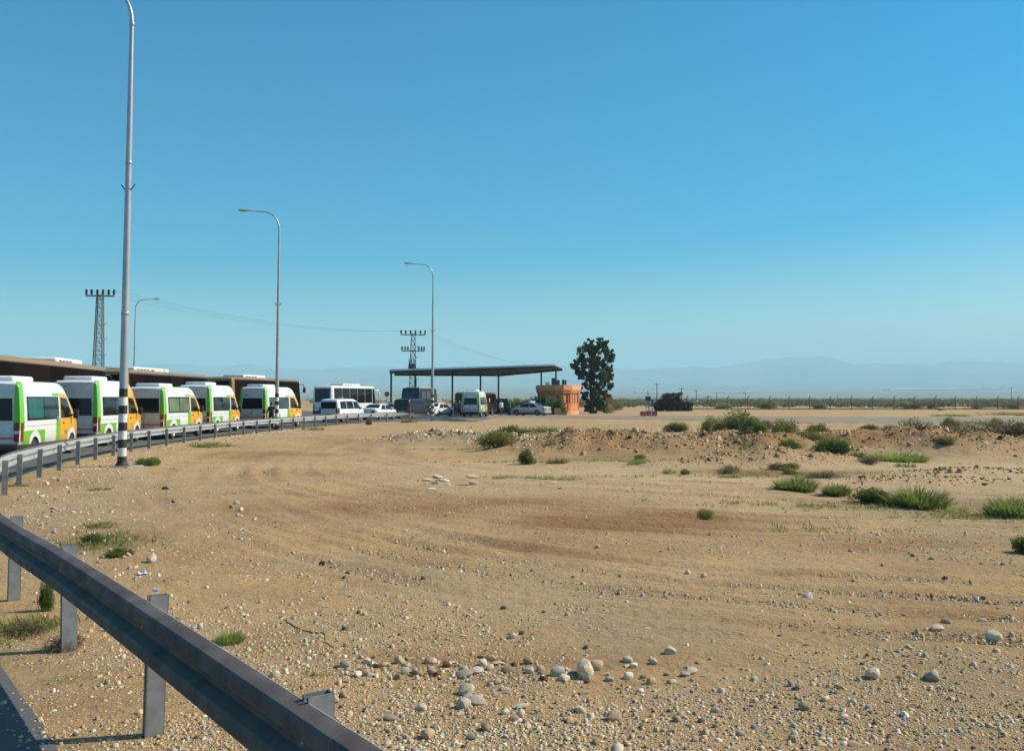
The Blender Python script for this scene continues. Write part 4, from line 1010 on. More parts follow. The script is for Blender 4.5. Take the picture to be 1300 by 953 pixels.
for i in range(3):
    PL['tuss%d' % i] = (blades('foliage', 1500, 1.0, .60, .011, M['grass'], 100 + i), stems('stem', 6, .8, .3, 110 + i, .006))
    PL['weed%d' % i] = (blades('foliage', 520, 1.2, .60, .012, M['olive'], 190 + i, .9, True), stems('stem', 5, .6, .3, 195 + i, .006))
    g = np.random.default_rng(120 + i); n = 34
    c = [(x * .38, y * .38, .12 + abs(z) * .42) for x, y, z in rdir(n, g) * (g.random((n, 1)) ** .4)]
    PL['olive%d' % i] = (leaves('foliage', c, [.17] * n, 130, .020, M['olive'], 130 + i), stems('stem', 16, 1, .55, 140 + i))
    PL['shrub%d' % i] = (leaves('foliage', c, [.16] * n, 130, .022, M['leafbush'], 150 + i), stems('stem', 14, 1, .5, 160 + i))
    PL['dry%d' % i] = (leaves('foliage', c, [.19] * n, 90, .016, M['brownscrub'], 170 + i), stems('stem', 26, 1.05, .6, 180 + i, .010))
def plant(kind, px, py, w_, h_, label, cat='shrub', group='scrub plants on the dirt lot', name='desert_shrub', i=None):
    x, y = gp(px, py); i = random.randrange(3) if i is None else i
    if kind == 'tuss' and h_ <= 13 and w_ > 12: kind = 'weed'
    for _ in range(3):
        z = gz(x, y); x, y = gp(px, py, z)
    z = gz(x, y)
    o = empty(name, (x, y, z - .02), random.uniform(0, 6.28), label, cat, group); big = 1.12 if kind != 'tuss' and w_ > 20 and y > 25 else 1.0; sx = w_ * y / F / .95 * big; sz = h_ * y / F / .60 * big; o.scale = (sx * (1.25 if kind in ('olive', 'shrub', 'dry') and w_ > 24 else 1.0), sx, sz)
    link('foliage', PL[kind + str(i)][0], o); link('stem', PL[kind + str(i)][1], o); return o
GP = 'green tussocks along the shallow ditch'
plant('tuss', 1165, 644, 64, 34, 'large tall green grass tussock in the ditch line', 'grass tussock', GP, 'grass_tussock')
plant('tuss', 1285, 655, 60, 34, 'bright green grass tussock at the ditch end by the frame-side bush', 'grass tussock', GP, 'grass_tussock')
plant('shrub', 1106, 638, 52, 22, 'dark low green shrub joined to the tall grass tussock', 'shrub', GP)
plant('tuss', 1062, 628, 30, 20, 'thin pale grass tussock between two green shrubs in the ditch', 'grass tussock', GP, 'grass_tussock')
plant('tuss', 1010, 622, 48, 24, 'spreading green grass tussock at the upper end of the ditch', 'grass tussock', GP, 'grass_tussock')
plant('tuss', 1215, 650, 40, 12, 'low straggling grass tussock between two tall tussocks', 'grass tussock', GP, 'grass_tussock')
plant('shrub', 1306, 702, 46, 26, 'dense dark green shrub alone on the dirt at right', 'shrub')
plant('tuss', 1141, 586, 62, 17, 'wide low bright green cushion plant below the dug earth bank', 'shrub', None, 'cushion_plant')
plant('tuss', 955, 582, 34, 17, 'small bright green cushion plant under the tall olive shrubs', 'shrub', None, 'cushion_plant')
plant('olive', 896, 659, 26, 16, 'small lone olive shrub in the open dirt', 'shrub')
plant('shrub', 1003, 578, 32, 13, 'low green shrub beside the small bright cushion plant', 'shrub')
plant('shrub', 1060, 577, 44, 22, 'dark green shrub in front of the red earth heap', 'shrub')
plant('olive', 905, 556, 40, 24, 'tall brownish olive shrub on the bank, leftmost of a pair', 'shrub')
plant('olive', 938, 556, 46, 28, 'tall olive shrub with brown top on the bank, beside its twin', 'shrub')
plant('shrub', 958, 558, 34, 18, 'green shrub leaning against the tall olive pair', 'shrub')
plant('tuss', 880, 566, 60, 18, 'loose green grass tussock below the tall olive pair', 'grass tussock', None, 'grass_tussock')
plant('olive', 995, 558, 42, 26, 'tall green olive shrub on the bank before the road', 'shrub')
plant('olive', 1025, 562, 46, 20, 'spreading olive shrub beside the tall green one on the bank', 'shrub')
plant('dry', 1163, 559, 50, 20, 'sprawling grey-brown dry shrub behind the dug earth bank', 'shrub'); plant('olive', 1195, 560, 60, 20, 'olive and brown shrub amid dry shrubs on the bank', 'shrub')
plant('dry', 1250, 568, 60, 26, 'large brown dry shrub behind the earth bank', 'shrub'); plant('dry', 1290, 570, 54, 28, 'large brown dry shrub at the far end of the earth bank', 'shrub')
plant('olive', 632, 569, 44, 20, 'low green shrub at the foot of the rubble ridge', 'shrub'); plant('shrub', 650, 558, 36, 16, 'green shrub on top of the rubble ridge', 'shrub')
plant('shrub', 669, 577, 22, 18, 'rounded green shrub before the reddish mound', 'shrub'); plant('tuss', 708, 588, 20, 12, 'tiny bright tussock in front of the mound', 'grass tussock', None, 'grass_tussock')
plant('tuss', 715, 556, 46, 13, 'grass tussock behind the reddish mound', 'grass tussock', None, 'grass_tussock'); plant('tuss', 690, 553, 40, 10, 'thin grass behind the reddish mound beside the ridge shrub', 'grass tussock', None, 'grass_tussock')
plant('tuss', 770, 553, 60, 8, 'low sparse grass patch on the bank left of the olive shrubs', 'grass tussock', None, 'grass_tussock')
plant('shrub', 190, 590, 36, 10, 'low dark green plant beside the largest lamp post foot', 'shrub'); plant('tuss', 268, 566, 44, 8, 'flat green grass patch beside the guardrail mid-curve', 'grass tussock', None, 'grass_tussock')
plant('tuss', 400, 546, 16, 8, 'small tuft beside the second banded lamp post', 'grass tussock', None, 'grass_tussock'); plant('shrub', 468, 539, 9, 6, 'tiny shrub at a guardrail post', 'shrub'); plant('tuss', 522, 536, 18, 8, 'green tuft just before the banded lamp at the guardrail end', 'grass tussock', None, 'grass_tussock')
plant('shrub', 118, 690, 30, 16, 'dark green creeping plant among pale stones by the near rail', 'shrub'); plant('shrub', 150, 706, 34, 12, 'dark creeping plant beside the big round stone', 'shrub'); plant('tuss', 125, 668, 40, 10, 'green weeds in the rubble above the creeping plant', 'weed', None, 'weed')
plant('dry', 30, 803, 60, 18, 'withered weed under the near guardrail beam', 'weed', None, 'weed'); plant('dry', 85, 822, 56, 22, 'withered weed round the foot of a near guardrail post', 'weed', None, 'weed')
plant('shrub', 58, 775, 22, 44, 'grey-green spindly weed between two near guardrail posts', 'weed', None, 'weed'); plant('tuss', 82, 864, 40, 10, 'flat green weed in the gravel below the near guardrail', 'weed', None, 'weed')
plant('tuss', 292, 815, 30, 22, 'thin green weed beside the near guardrail on the dirt side', 'weed', None, 'weed'); plant('tuss', 402, 858, 24, 12, 'small green sprout in the bare ground right of the near rail', 'weed', None, 'weed')
plant('tuss', 128, 622, 22, 8, 'small weed among stones below the largest lamp', 'weed', None, 'weed'); plant('tuss', 22, 617, 22, 6, 'weed at the foot of a far guardrail post', 'weed', None, 'weed'); plant('tuss', 640, 606, 40, 4, 'faint line of weeds beyond the pale slabs', 'weed', None, 'weed'); plant('tuss', 705, 608, 50, 4, 'faint row of weeds right of the pale slabs', 'weed', None, 'weed')
for px, py, w_, h_, kd, lb in ((860,548,30,12,'olive','low olive shrub left of the tall olive pair on the bank'),(972,545,30,12,'dry','dry shrub in the gap behind the tall olive pair'),(1040,556,34,16,'olive','olive shrub right of the spreading one on the bank'),(1220,556,46,18,'dry','dry shrub filling the gap behind the earth bank'),(820,562,40,7,'olive','thin olive plant on the low bank'),
    (1090,566,26,10,'dry','dry twiggy shrub on the red earth heap'),(985,596,26,9,'dry','dry weed by the dug red hollow'),(1045,607,44,10,'dry','dry weed above the ditch tussocks'),(930,606,22,6,'tuss','small weed at the ditch start'),(1130,548,30,9,'dry','dry weed at the near road edge'),(1255,538,36,7,'tuss','green weed strip at the road edge before the fence'),(1290,527,60,6,'tuss','long green weed strip beyond the road'),(1215,528,40,4,'tuss','thin green weed strip beyond the road')):
    plant(kd, px, py, w_, h_, lb)
for k in range(22):
    plant(random.choice(('olive', 'dry', 'olive', 'weed')), random.uniform(730, 1300), random.uniform(542, 604), random.uniform(12, 30), random.uniform(6, 13), 'low dusty shrub scattered over the rough dug banks', 'shrub', 'low dusty shrubs on the dug banks')
plant('tuss', 925, 846, 14, 8, 'single green sprout near the front stones', 'weed', None, 'weed')

# shrubs by the guardhouse
for px, Y, w_, h_, kd, lb in ((668, 121, 2.6, 1.9, 'olive', 'brownish bush beside the orange guardhouse behind the silver car'), (679, 122, 2.4, 2.4, 'shrub', 'tall green bush left of the orange guardhouse'), (698, 116.0, 1.9, 2.5, 'shrub', 'clipped dark bush before the guardhouse door'), (712, 115.8, 1.7, 2.2, 'shrub', 'clipped dark bush under the guardhouse window'),
                          (770, 128, 2.5, 1.5, 'olive', 'low bush right of the big dark tree'), (782, 160, 3, 1.4, 'olive', 'bush in front of the low white wall'), (655, 150, 4, 2, 'olive', 'pale bush far behind the black minivan')):
    o = empty('ornamental_bush' if h_ > 1.7 else 'wild_bush', (xa(px, Y), Y, gz(xa(px, Y), Y)), random.uniform(0, 6), lb, 'bush'); o.scale = (w_, w_, h_ / .62); i = random.randrange(3)
    link('foliage', PL[kd + str(i)][0], o); link('stem', PL[kd + str(i)][1], o)
pb = empty('planter', (xa(711.5, 115.8), 115.8, .014), 0, 'square plastered planter box under the clipped bush', 'planter'); MB().rbox(-.75, .75, -.5, .5, 0, .8, .03).build('box', M['peach'], pb); MB().box(-.68, .68, -.43, .43, .80, .82).build('soil', M['stem'], pb)

# ------------------------------------------------------------------ big tree
TX, TY = xa(751, 127), 127
tree = empty('eucalyptus_tree', (TX, TY, gz(TX, TY)), 0, 'tall dark leafy tree beside the orange guardhouse', 'tree')
g = random.Random(5); trunk = MB(); cl = []; cr = []
def px2(x, y): return ((x - 751) * TY / F, (525 - y) * TY / F)
trunk.tube([(0, 0, -.2), (.05, 0, 1.2), (-.05, .05, 2.8), (-.15, 0, 4.4), (.1, .1, 6.4), (.3, 0, 8.0)], [.30, .25, .20, .16, .10, .05], 8)
clumps = [(735,462,.9),(731,464,.6),(728,466,.5),(737,470,.7),(742,475,.8),(736,479,.5),(741,446,.9),(745,440,.7),(752,440,.9),(760,438,.8),(767,438,.7),(771,441,.6),(774,449,.7),(778,452,.5),(772,455,.8),(766,450,.9),(757,449,1.0),(748,452,1.0),
          (755,460,1.0),(764,463,1.0),(773,466,.8),(748,466,.9),(770,475,.8),(762,476,.9),(754,474,.9),(775,480,.6),(768,484,.8),(774,491,.6),(760,487,.8),(750,484,.8),(744,490,.6),(757,496,.9),(767,497,.7),(749,498,.7),(742,502,.6),(745,510,.8),(755,508,1.0),(764,508,.9),(771,503,.5),(748,518,.7),(758,518,.8),(766,517,.6),(739,456,.6),(752,433.5,.5),(762,433,.5),(769,436,.4),(734,474,.4)]
for x, y, r in clumps:
    cx, cz = px2(x, y); cy = g.uniform(-1.6, 1.6) if y < 500 else g.uniform(-.8, .9)
    for k in range(12):
        cl.append((cx + max(-.7, min(.7, g.gauss(0, .5))) * r, cy + g.gauss(0, .55), cz + max(-.6, min(.6, g.gauss(0, .45))) * r)); cr.append(g.uniform(.16, .42) * r)
    a = max(.8, cz - 1.4); ax_ = -.05
    trunk.tube([(ax_, 0, a * .82), (cx * .5, cy * .5, (a + cz) / 2), (cx, cy, cz)], [.07, .045, .015], 5)
trunk.build('trunk', M['bark'], tree, 60); link('crown', leaves('crown', cl, cr, 100, .085, M['leafdk'], 11), tree)

# brown thicket
TX2, TY2 = xa(852, 150), 150
th = empty('brown_thicket', (TX2, TY2, gz(TX2, TY2)), 0, 'dark brown flat-topped thicket of dry fronds right of the gate post', 'thicket')
cl = []; g = random.Random(9); m = MB()
for k in range(150):
    x = g.uniform(-2.4, 1.3); z = g.uniform(.1, 2.6 if x > -1.3 else 1.9 - abs(x + 1.3) * .8); cl.append((x, g.uniform(-1.6, 1.6), max(.15, z)))
for k in range(40): cl.append((g.uniform(1.2, 3.1), g.uniform(-1, 1), g.uniform(.1, 1.2)))
link('foliage', leaves('foliage', cl, [.35] * len(cl), 120, .07, M['thatch'], 13), th)
for k in range(40):
    x = g.uniform(-2.5, 3.0); y = g.uniform(-1.2, 1.2); hh = (2.5 if x < 1.2 else 1.2) * g.uniform(.7, 1.15) if x > -1.4 else g.uniform(1, 2.5)
    m.tube([(x, y, 0), (x + g.uniform(-.2, .2), y, hh)], [.035, .012], 4)
m.build('stem', M['bark'], th)

# scrub beyond the fence: the near bushes one by one, the rest as one mass
sg = 'round bushes just beyond the wire fence'
for px, py, w_, h_, kd, lb in ((1150,520,34,12,'olive','olive bush beyond the fence next to two brown ones'),(1180,521,26,14,'dry','brown bush beyond the fence, left of the red litter'),(1163,517,22,12,'dry','small brown bush between two larger ones beyond the fence'),(975,521,36,15,'olive','broad olive bush behind the fence right of the brown thicket'),
                           (1285,519,36,13,'dry','wide red-brown bush beyond the far fence end'),(1040,518,26,9,'olive','dark olive bush beyond the fence near the yellow plate'),(918,517,26,10,'olive','olive bush beyond the fence nearest the brown thicket'),(1240,515,30,8,'dry','low brown bush beyond the leaning fence posts')):
    Y = 176 + random.uniform(0, 14); x = xa(px, Y)
    o = empty('round_bush', (x, Y, gz(x, Y)), random.uniform(0, 6), lb, 'bush', sg); s_ = w_ * Y / F; o.scale = (s_, s_, h_ * Y / F / .62 * .8); i = random.randrange(3)
    link('foliage', PL[kd + str(i)][0], o); link('stem', PL[kd + str(i)][1], o)
g = np.random.default_rng(31); n = 1900; Ys = 205 * np.exp(g.random(n) * 1.9); X = (g.random(n) * 760 + 690 - 650) / F * Ys
X2 = (g.random(220) * 620 + 60 - 650) / F; Y2 = 240 * np.exp(g.random(220) * 1.5); X = np.concatenate([X, X2 * Y2]); Ys = np.concatenate([Ys, Y2])
Z = ground_h(X, Ys); cl = []; cr = []
for x, y, z in zip(X, Ys, Z):
    r = g.uniform(.6, 1.35) * (1 + (y - 215) / 1300)
    for k in range(3): cl.append((x + g.normal() * r * .8, y + g.normal() * r * .6, z + r * .45)); cr.append(r * .8)
o = link('scrub', leaves('scrub', cl, cr, 34, .19, M['farscrub'], 33, .75)); tag(o, 'grey-green scrub covering the plain beyond the fence', 'scrub', None, 'stuff')

# greenhouses on the far plain
for k, (px, py, wpx, Y) in enumerate(((1150,494.6,34,4300),(1188,493.8,40,4300),(1222,493.2,30,4350),(1258,493.0,14,4400),(812,497.5,14,3900),(836,497.5,22,3600),(925,497.8,18,3600),(946,497.8,10,3750),(1130,495.6,12,4250),(700,497,30,3700),(1275,490,5,4800))):
    x = xa(px, Y); z = gz(x, Y); wd = wpx / F * Y
    o = empty('greenhouse', (x, Y, z), R(2), 'long white greenhouse block far off on the hazy plain', 'greenhouse', 'white greenhouses on the far plain')
    for r_ in range(3):
        y0 = r_ * 26 - 40
        P = [(math.cos(a) * 12, max(0, math.sin(a)) * 3 + (3 if 0 < i < 8 else -8)) for i, a in enumerate(np.linspace(0, math.pi, 9))]
        MB().add([(xx, y0 + py_, pz) for xx in (-wd / 2, wd / 2) for py_, pz in P], [tuple(range(9)), tuple(range(9, 18))[::-1]] + [(i, 9 + i, 9 + (i + 1) % 9, (i + 1) % 9) for i in range(9)]).build('tunnel', M['greenhouse'], o)

# ------------------------------------------------------------------ people
def cloth(name, shirt, trousers, hair=(.015, .012, .010), skin=(.36, .22, .14)):
    q = NT(name); xyz = q.sep(q.coord()); z = xyz[2]; ax_ = q.math('ABSOLUTE', xyz[0])
    gt = lambda a, b: q.math('GREATER_THAN', a, b)
    c = q.mix(gt(z, .09), (.02, .018, .015), trousers); c = q.mix(gt(z, .96), c, shirt)
    c = q.mix(q.math('MULTIPLY', gt(ax_, .20), q.math('LESS_THAN', z, .90)), c, skin)
    c = q.mix(gt(z, 1.47), c, skin); hairm = q.math('MAXIMUM', gt(z, 1.70), q.math('MULTIPLY', gt(z, 1.58), q.math('LESS_THAN', xyz[1], -.01)))
    c = q.mix(hairm, c, hair); c = q.mix(q.math('MULTIPLY', q.noise(6, 3, .5, q.coord()), .25), c, (.02, .02, .02)); q.l(c, q.b.inputs['Base Color']); q.b.inputs['Roughness'].default_value = .85
    return q.m
def figure(arm_bend, stride):
    """one standing adult, 1.76 m, facing +Y"""
    V = []; E = []; RR = []
    def v(p, r): V.append(p); RR.append(r); return len(V) - 1
    pel = v((0, 0, .98), (.17, .12)); wst = v((0, .01, 1.12), (.15, .105)); ch = v((0, .02, 1.32), (.18, .12)); nk0 = v((0, .0, 1.46), (.075, .07)); nk = v((0, .01, 1.53), (.055, .058)); hd0 = v((0, .03, 1.60), (.075, .095)); hd = v((0, .02, 1.69), (.072, .088)); hd1 = v((0, .01, 1.735), (.045, .055))
    for a, b in ((pel, wst), (wst, ch), (ch, nk0), (nk0, nk), (nk, hd0), (hd0, hd), (hd, hd1)): E.append((a, b))
    hands = []
    for s_ in (-1, 1):
        hp = v((s_ * .10, 0, .90), (.10, .10)); th_ = v((s_ * .105, .01 + s_ * stride * .25, .72), (.082, .085)); kn = v((s_ * .11, .03 + s_ * stride * .5, .50), (.058, .062)); cf = v((s_ * .11, -.01 + s_ * stride * .75, .34), (.055, .06)); an = v((s_ * .115, -.02 + s_ * stride, .09), (.036, .04)); to = v((s_ * .135, .15 + s_ * stride, .035), (.042, .032))
        E.extend([(pel, hp), (hp, th_), (th_, kn), (kn, cf), (cf, an), (an, to)])
        sh = v((s_ * .19, .0, 1.41), (.062, .062)); el = v((s_ * .25, -.03, 1.13), (.045, .045)); wr = v((s_ * .25 - s_ * arm_bend * .1, .06 + arm_bend * .18, .90 + arm_bend * .18), (.028, .032)); pa = v((s_ * .25 - s_ * arm_bend * .14, .08 + arm_bend * .25, .83 + arm_bend * .22), (.020, .036))
        E.extend([(ch, sh), (sh, el), (el, wr), (wr, pa)]); hands.append((s_, Vector(V[pa]), (Vector(V[pa]) - Vector(V[wr])).normalized()))
    me = bpy.data.meshes.new('p'); me.from_pydata(V, E, []); o = bpy.data.objects.new('p', me); col.objects.link(o)
    sk = o.modifiers.new('s', 'SKIN'); sk.use_smooth_shade = True
    for k, r in enumerate(RR): me.skin_vertices[0].data[k].radius = r; me.skin_vertices[0].data[k].use_root = (k == 0)
    sb = o.modifiers.new('d', 'SUBSURF'); sb.levels = 2; sb.render_levels = 2
    dg = bpy.context.evaluated_depsgraph_get(); new = bpy.data.meshes.new_from_object(o.evaluated_get(dg)); bpy.data.objects.remove(o)
    m = MB(); m.v = [tuple(q.co) for q in new.vertices]; m.f = [tuple(p.vertices) for p in new.polygons]; m.m = [0] * len(m.f)
    for s_, p, d in hands:
        sdv = Vector((0, 1, 0)); sdv = (sdv - d * sdv.dot(d)).normalized(); inn = Vector((-s_, 0, 0))
        for k, L in enumerate((.068, .078, .074, .058)):
            b = p + sdv * (-.026 + k * .0175); m.tube([b - d * .02, b + d * L * .55, b + d * L * .9 + inn * .018], [.010, .009, .007], 5)
        m.tube([p - d * .03 + sdv * .03, p + sdv * .055 + d * .005 + inn * .01, p + sdv * .06 + d * .035 + inn * .015], [.011, .010, .008], 5)
    m.tube([(0, .11, 1.645), (0, .135, 1.615), (0, .115, 1.605)], [.008, .014, .008], 5)
    for s_ in (-1, 1): m.tube([(s_ * .072, .0, 1.655), (s_ * .085, -.005, 1.63), (s_ * .074, .0, 1.60)], [.006, .014, .006], 5)
    return m.mesh('person', M['plast'], 60)
PA = figure(0, .05); PBm = figure(.9, .10)
def person(me, px, Y, rz, mat, label, name='person'):
    o = link(name, me.copy() if False else me); o.location = (xa(px, Y), Y, .018 if Y > 80 else .008); o.rotation_euler = (0, 0, rz)
    o.material_slots[0].link = 'OBJECT'; o.material_slots[0].material = mat; tag(o, label, 'person')
person(PBm, 578, 102.5, R(200), cloth('dark_clothes', (.035, .035, .06), (.012, .012, .014)), 'person in dark jacket standing left of a man in blue by the van')
person(PA, 583.3, 102.2, R(160), cloth('blue_shirt_clothes', (.06, .10, .22), (.012, .012, .016)), 'person in blue shirt and dark trousers beside the van rear')
person(PA, 636.3, 108.5, R(210), cloth('white_shirt_clothes', (.62, .64, .66), (.06, .06, .08)), 'person in white shirt standing before the brown minibus')
person(PBm, 647, 112, R(100), cloth('grey_blue_clothes', (.10, .13, .20), (.03, .03, .035)), 'person in grey-blue clothes between white-shirted man and silver car')
person(PBm, 345, 62.2, R(30), cloth('black_clothes', (.012, .012, .013), (.010, .010, .011)), 'person in black clothes standing behind the guardrail by the second lamp')

# ------------------------------------------------------------------ stones, slabs, clods, gravel, litter
def stonem(name, c1, c2):
    q = NT(name); oi = q.n('ShaderNodeObjectInfo'); co = q.coord()
    c = q.mix(q.ramp(q.noise(4, 6, .65, co), .3, .7), c1, c2); h = q.n('ShaderNodeHueSaturation'); q.l(c, h.inputs['Color']); q.l(q.math('ADD', q.math('MULTIPLY', oi.outputs['Random'], .45), .75), h.inputs['Value'])
    q.l(h.outputs[0], q.b.inputs['Base Color']); q.b.inputs['Roughness'].default_value = .9; q.bump(q.noise(14, 6, .7, co), .5, .03); return q.m
M['limestone'] = stonem('pale_limestone', (.74, .63, .46), (.58, .46, .31)); M['tanstone'] = stonem('tan_stone', (.50, .36, .21), (.36, .25, .14)); M['darkstone'] = stonem('dark_stone', (.12, .10, .085), (.07, .055, .045)); M['greystone'] = stonem('grey_stone', (.46, .41, .33), (.34, .29, .22)); M['redclod'] = stonem('red_earth_clod', (.20, .085, .035), (.14, .06, .03))
def rock(seed, flat=.7, sharp=.25, sub=2):
    bm = bmesh.new(); bmesh.ops.create_icosphere(bm, subdivisions=sub, radius=.5); g = random.Random(seed)
    cuts = [(Vector((g.gauss(0, 1), g.gauss(0, 1), g.gauss(0, .8))).normalized(), g.uniform(.24, .42)) for _ in range(9)]
    el = (1.0, g.uniform(.65, .9), flat * g.uniform(.8, 1.1))
    for q in bm.verts:
        p = q.co.copy(); 
        for n_, d in cuts:
            e = p.dot(n_) - d
            if e > 0: p -= n_ * e * (1 - sharp)
        p *= 1 + g.uniform(-.04, .04); q.co = Vector((p.x * el[0], p.y * el[1], p.z * el[2]))
    me = bpy.data.meshes.new('stone'); bm.to_mesh(me); bm.free(); me.polygons.foreach_set('use_smooth', [True] * len(me.polygons)); me.set_sharp_from_angle(angle=R(38)); return me
ROCKS = [rock(200 + k, .72) for k in range(6)]; FLATS = [rock(220 + k, .28, .15) for k in range(5)]
def stone(px, py, wpx, mat, label, flat=False, group=None, name='stone', sink=.3, hz=1.0, cat='stone'):
    x, y = gp(px, py); z = gz(x, y); x, y = gp(px, py, z); z = gz(x, y)
    s_ = wpx * y / F; me = random.choice(FLATS if flat else ROCKS)
    o = link(name, me); 
    if len(me.materials) == 0: me.materials.append(M['limestone'])
    o.material_slots[0].link = 'OBJECT'; o.material_slots[0].material = M[mat]
    o.location = (x, y, z + s_ * (.10 if flat else .22) * (1 - sink)); o.scale = (s_, s_, s_ * hz); o.rotation_euler = (random.uniform(-.2, .2), random.uniform(-.2, .2), random.uniform(-.5, .5) if flat else random.uniform(0, 6.28))
    tag(o, label, cat, group); return o
ST = [  # the stones one can point at
 (192,713,20,'limestone','large pale rounded stone among rubble beside the near guardrail'),(745,858,40,'limestone','largest pale boulder of the front stone row'),(757,849,24,'tanstone','tan boulder behind the largest pale one in the front row'),
 (606,854,17,'limestone','pale boulder in the front row beside two smaller pale stones'),(622,849,14,'limestone','upright pale stone next to a boulder in the front row'),(708,857,22,'greystone','grey angular stone left of the largest front boulder'),(830,842,14,'limestone','white angular stone right of the front boulders'),
 (850,829,19,'limestone','pale oval stone alone above the front row at right'),(651,809,14,'limestone','pale oval stone with a dark clod beside it'),(662,804,9,'redclod','reddish clod beside a pale oval stone'),(1260,811,26,'limestone','long pale flat-lying stone near the right gravel band'),(1108,859,26,'limestone','long pale stone at the lower right front'),(1185,862,24,'greystone','grey-blue flat stone at the lower right front'),
 (639,772,9,'darkstone','dark cube-like stone alone in the bare dirt'),(759,695,9,'greystone','grey stone with small ones in the middle of the lot'),(873,729,11,'limestone','white flat stone beside a brown clod right of centre'),(894,733,12,'tanstone','brown clod beside a white flat stone'),(409,716,10,'darkstone','dark reddish stone beside a faint wheel rut'),(372,703,8,'greystone','small grey stone left of the dark reddish one'),
 (437,735,8,'darkstone','small dark stone of a pair left of centre'),(441,728,8,'darkstone','flatter dark stone of a pair left of centre'),(472,736,6,'darkstone','single dark pebble right of the dark pair'),(525,685,9,'greystone','small dark grey stone in mid lot above the gravel'),(515,676,7,'limestone','small white stone above the dark grey one'),(545,698,8,'tanstone','tan stone right of the dark grey one in mid lot'),
 (1025,760,16,'limestone','pale stone pair, longer one, right of the middle'),(1017,756,9,'tanstone','short tan stone of a pale pair right of the middle'),(1102,783,9,'greystone','grey stone of a cluster at right'),(1113,783,9,'tanstone','tan stone of a cluster at right'),(1190,800,17,'limestone','pale flat stone in the right gravel band'),(1202,792,15,'tanstone','tan stone in the right gravel band'),(1247,790,14,'limestone','pale stone above the long flat-lying one'),
 (595,782,8,'limestone','tiny white stone left of front centre'),(408,809,9,'limestone','white stone at the end of the ground crack'),(388,814,7,'greystone','small grey stone left of the ground crack end'),(463,780,9,'limestone','white stone right of the ground crack'),(440,820,11,'tanstone','tan stone below the ground crack end'),(455,858,15,'limestone','upright white stone at the bottom left of the front row'),
 (550,841,12,'limestone','white stone in the left of the front row'),(547,850,10,'greystone','grey stone below the white one left in the front row'),(567,846,14,'redclod','reddish clod in the front row'),(640,851,13,'tanstone','tan rounded stone in the front row gap'),(590,859,22,'greystone','flat grey stone in the front row beside the pale boulder'),(672,853,16,'limestone','white stone standing in the front row middle'),(686,851,14,'tanstone','tan stone behind the grey angular one'),
 (348,859,18,'limestone','white stone touching the near guardrail top line'),(253,797,12,'limestone','pale stone just behind the near guardrail'),(300,640,9,'limestone','white stone of a small pile left of the lot'),(306,648,9,'limestone','white stone lower in a small pile left of the lot'),(294,644,8,'tanstone','tan stone in a small pile left of the lot'),(302,655,8,'greystone','grey stone at the foot of a small pile left of the lot'),
 (220,638,8,'darkstone','dark stone in the bare ground below the largest lamp'),(243,638,7,'greystone','grey stone beside a dark one below the largest lamp'),(210,621,9,'darkstone','dark clod right of the largest lamp foot'),(130,690,12,'limestone','pale stone in the rubble by the creeping plant'),(140,700,9,'limestone','small pale stone touching the creeping plant'),(165,722,9,'limestone','pale flat chip below the large rounded stone'),
 (1080,700,8,'greystone','small grey stone in the reddish patch at right'),(1183,710,9,'tanstone','tan stone right of the reddish patch'),(1248,760,9,'darkstone','dark stone in the dirt at far right'),(1085,738,9,'greystone','grey stone pair member at right of centre'),(1200,735,8,'darkstone','dark stone left of another at far right'),
 (967,553,10,'darkstone','dark lump on top of the bank beside the olive shrubs'),(731,564,9,'darkstone','dark pointed rock on the reddish mound'),(949,568,9,'limestone','white rock beside the small bright cushion plant')]
for a in ST: stone(*a)
# limestone slabs in small stacks
for k, (px, py, w_) in enumerate(((543,610,15),(556,606,18),(553,614,14),(565,611,14),(548,622,13),(570,616,9),(558,610,14),(540,615,8))):
    stone(px, py, w_, 'limestone', 'pale flat slab in the loose heap of slabs mid lot', True, 'loose heap of pale slabs', 'stone_slab', .2, 1.1, 'slab')
for px, py, w_, lb in ((601,611,18,'upper pale slab of the neat pair'),(602,615,17,'lower pale slab of the neat pair')): 
    o = stone(px, py, w_, 'limestone', lb + ' right of the slab heap', True, None, 'stone_slab', 0, 1.2, 'slab')
    if 'upper' in lb: o.location.z += .14; o.location.y = gp(602, 615)[1]
for px, py, w_, lb in ((701,614,13,'pale slab beside grey chips right of the slab pair'),(688,616,6,'grey chip left of a pale slab'),(711,620,8,'grey chip right of a pale slab')): stone(px, py, w_, 'limestone' if w_ > 10 else 'greystone', lb, True, None, 'stone_slab', .2, 1.2, 'slab')
# loose stones, look-alikes
for k in range(68):
    py = 690 + 172 * random.random() ** .6; px = random.uniform(300, 1300)
    if px < 420 and py > 760: continue
    stone(px, py, random.uniform(4.5, 9), random.choice(('limestone', 'tanstone', 'limestone', 'tanstone', 'greystone', 'redclod')), 'small loose stone scattered on the open dirt lot', random.random() < .4, 'small loose stones on the dirt lot')
for k in range(40):
    t = random.random(); px = 25 + 200 * random.random(); py = 615 + 110 * t + random.uniform(-12, 12); px = 40 + t * 110 + random.gauss(0, 26)
    stone(max(8, px), py, random.uniform(4, 9), random.choice(('limestone', 'tanstone', 'limestone', 'greystone')), 'small pale rubble stone along the guardrail verge', False, 'rubble stones along the guardrail verge')
for k in range(95):
    stone(random.uniform(420, 900), 868 - 34 * random.random() ** 1.3, random.choice((6, 8, 10, 13, 17)), random.choice(('limestone', 'tanstone', 'limestone', 'tanstone', 'greystone', 'redclod')), 'smaller stone filling the gaps of the front stone row', random.random() < .25, 'smaller stones of the front row')
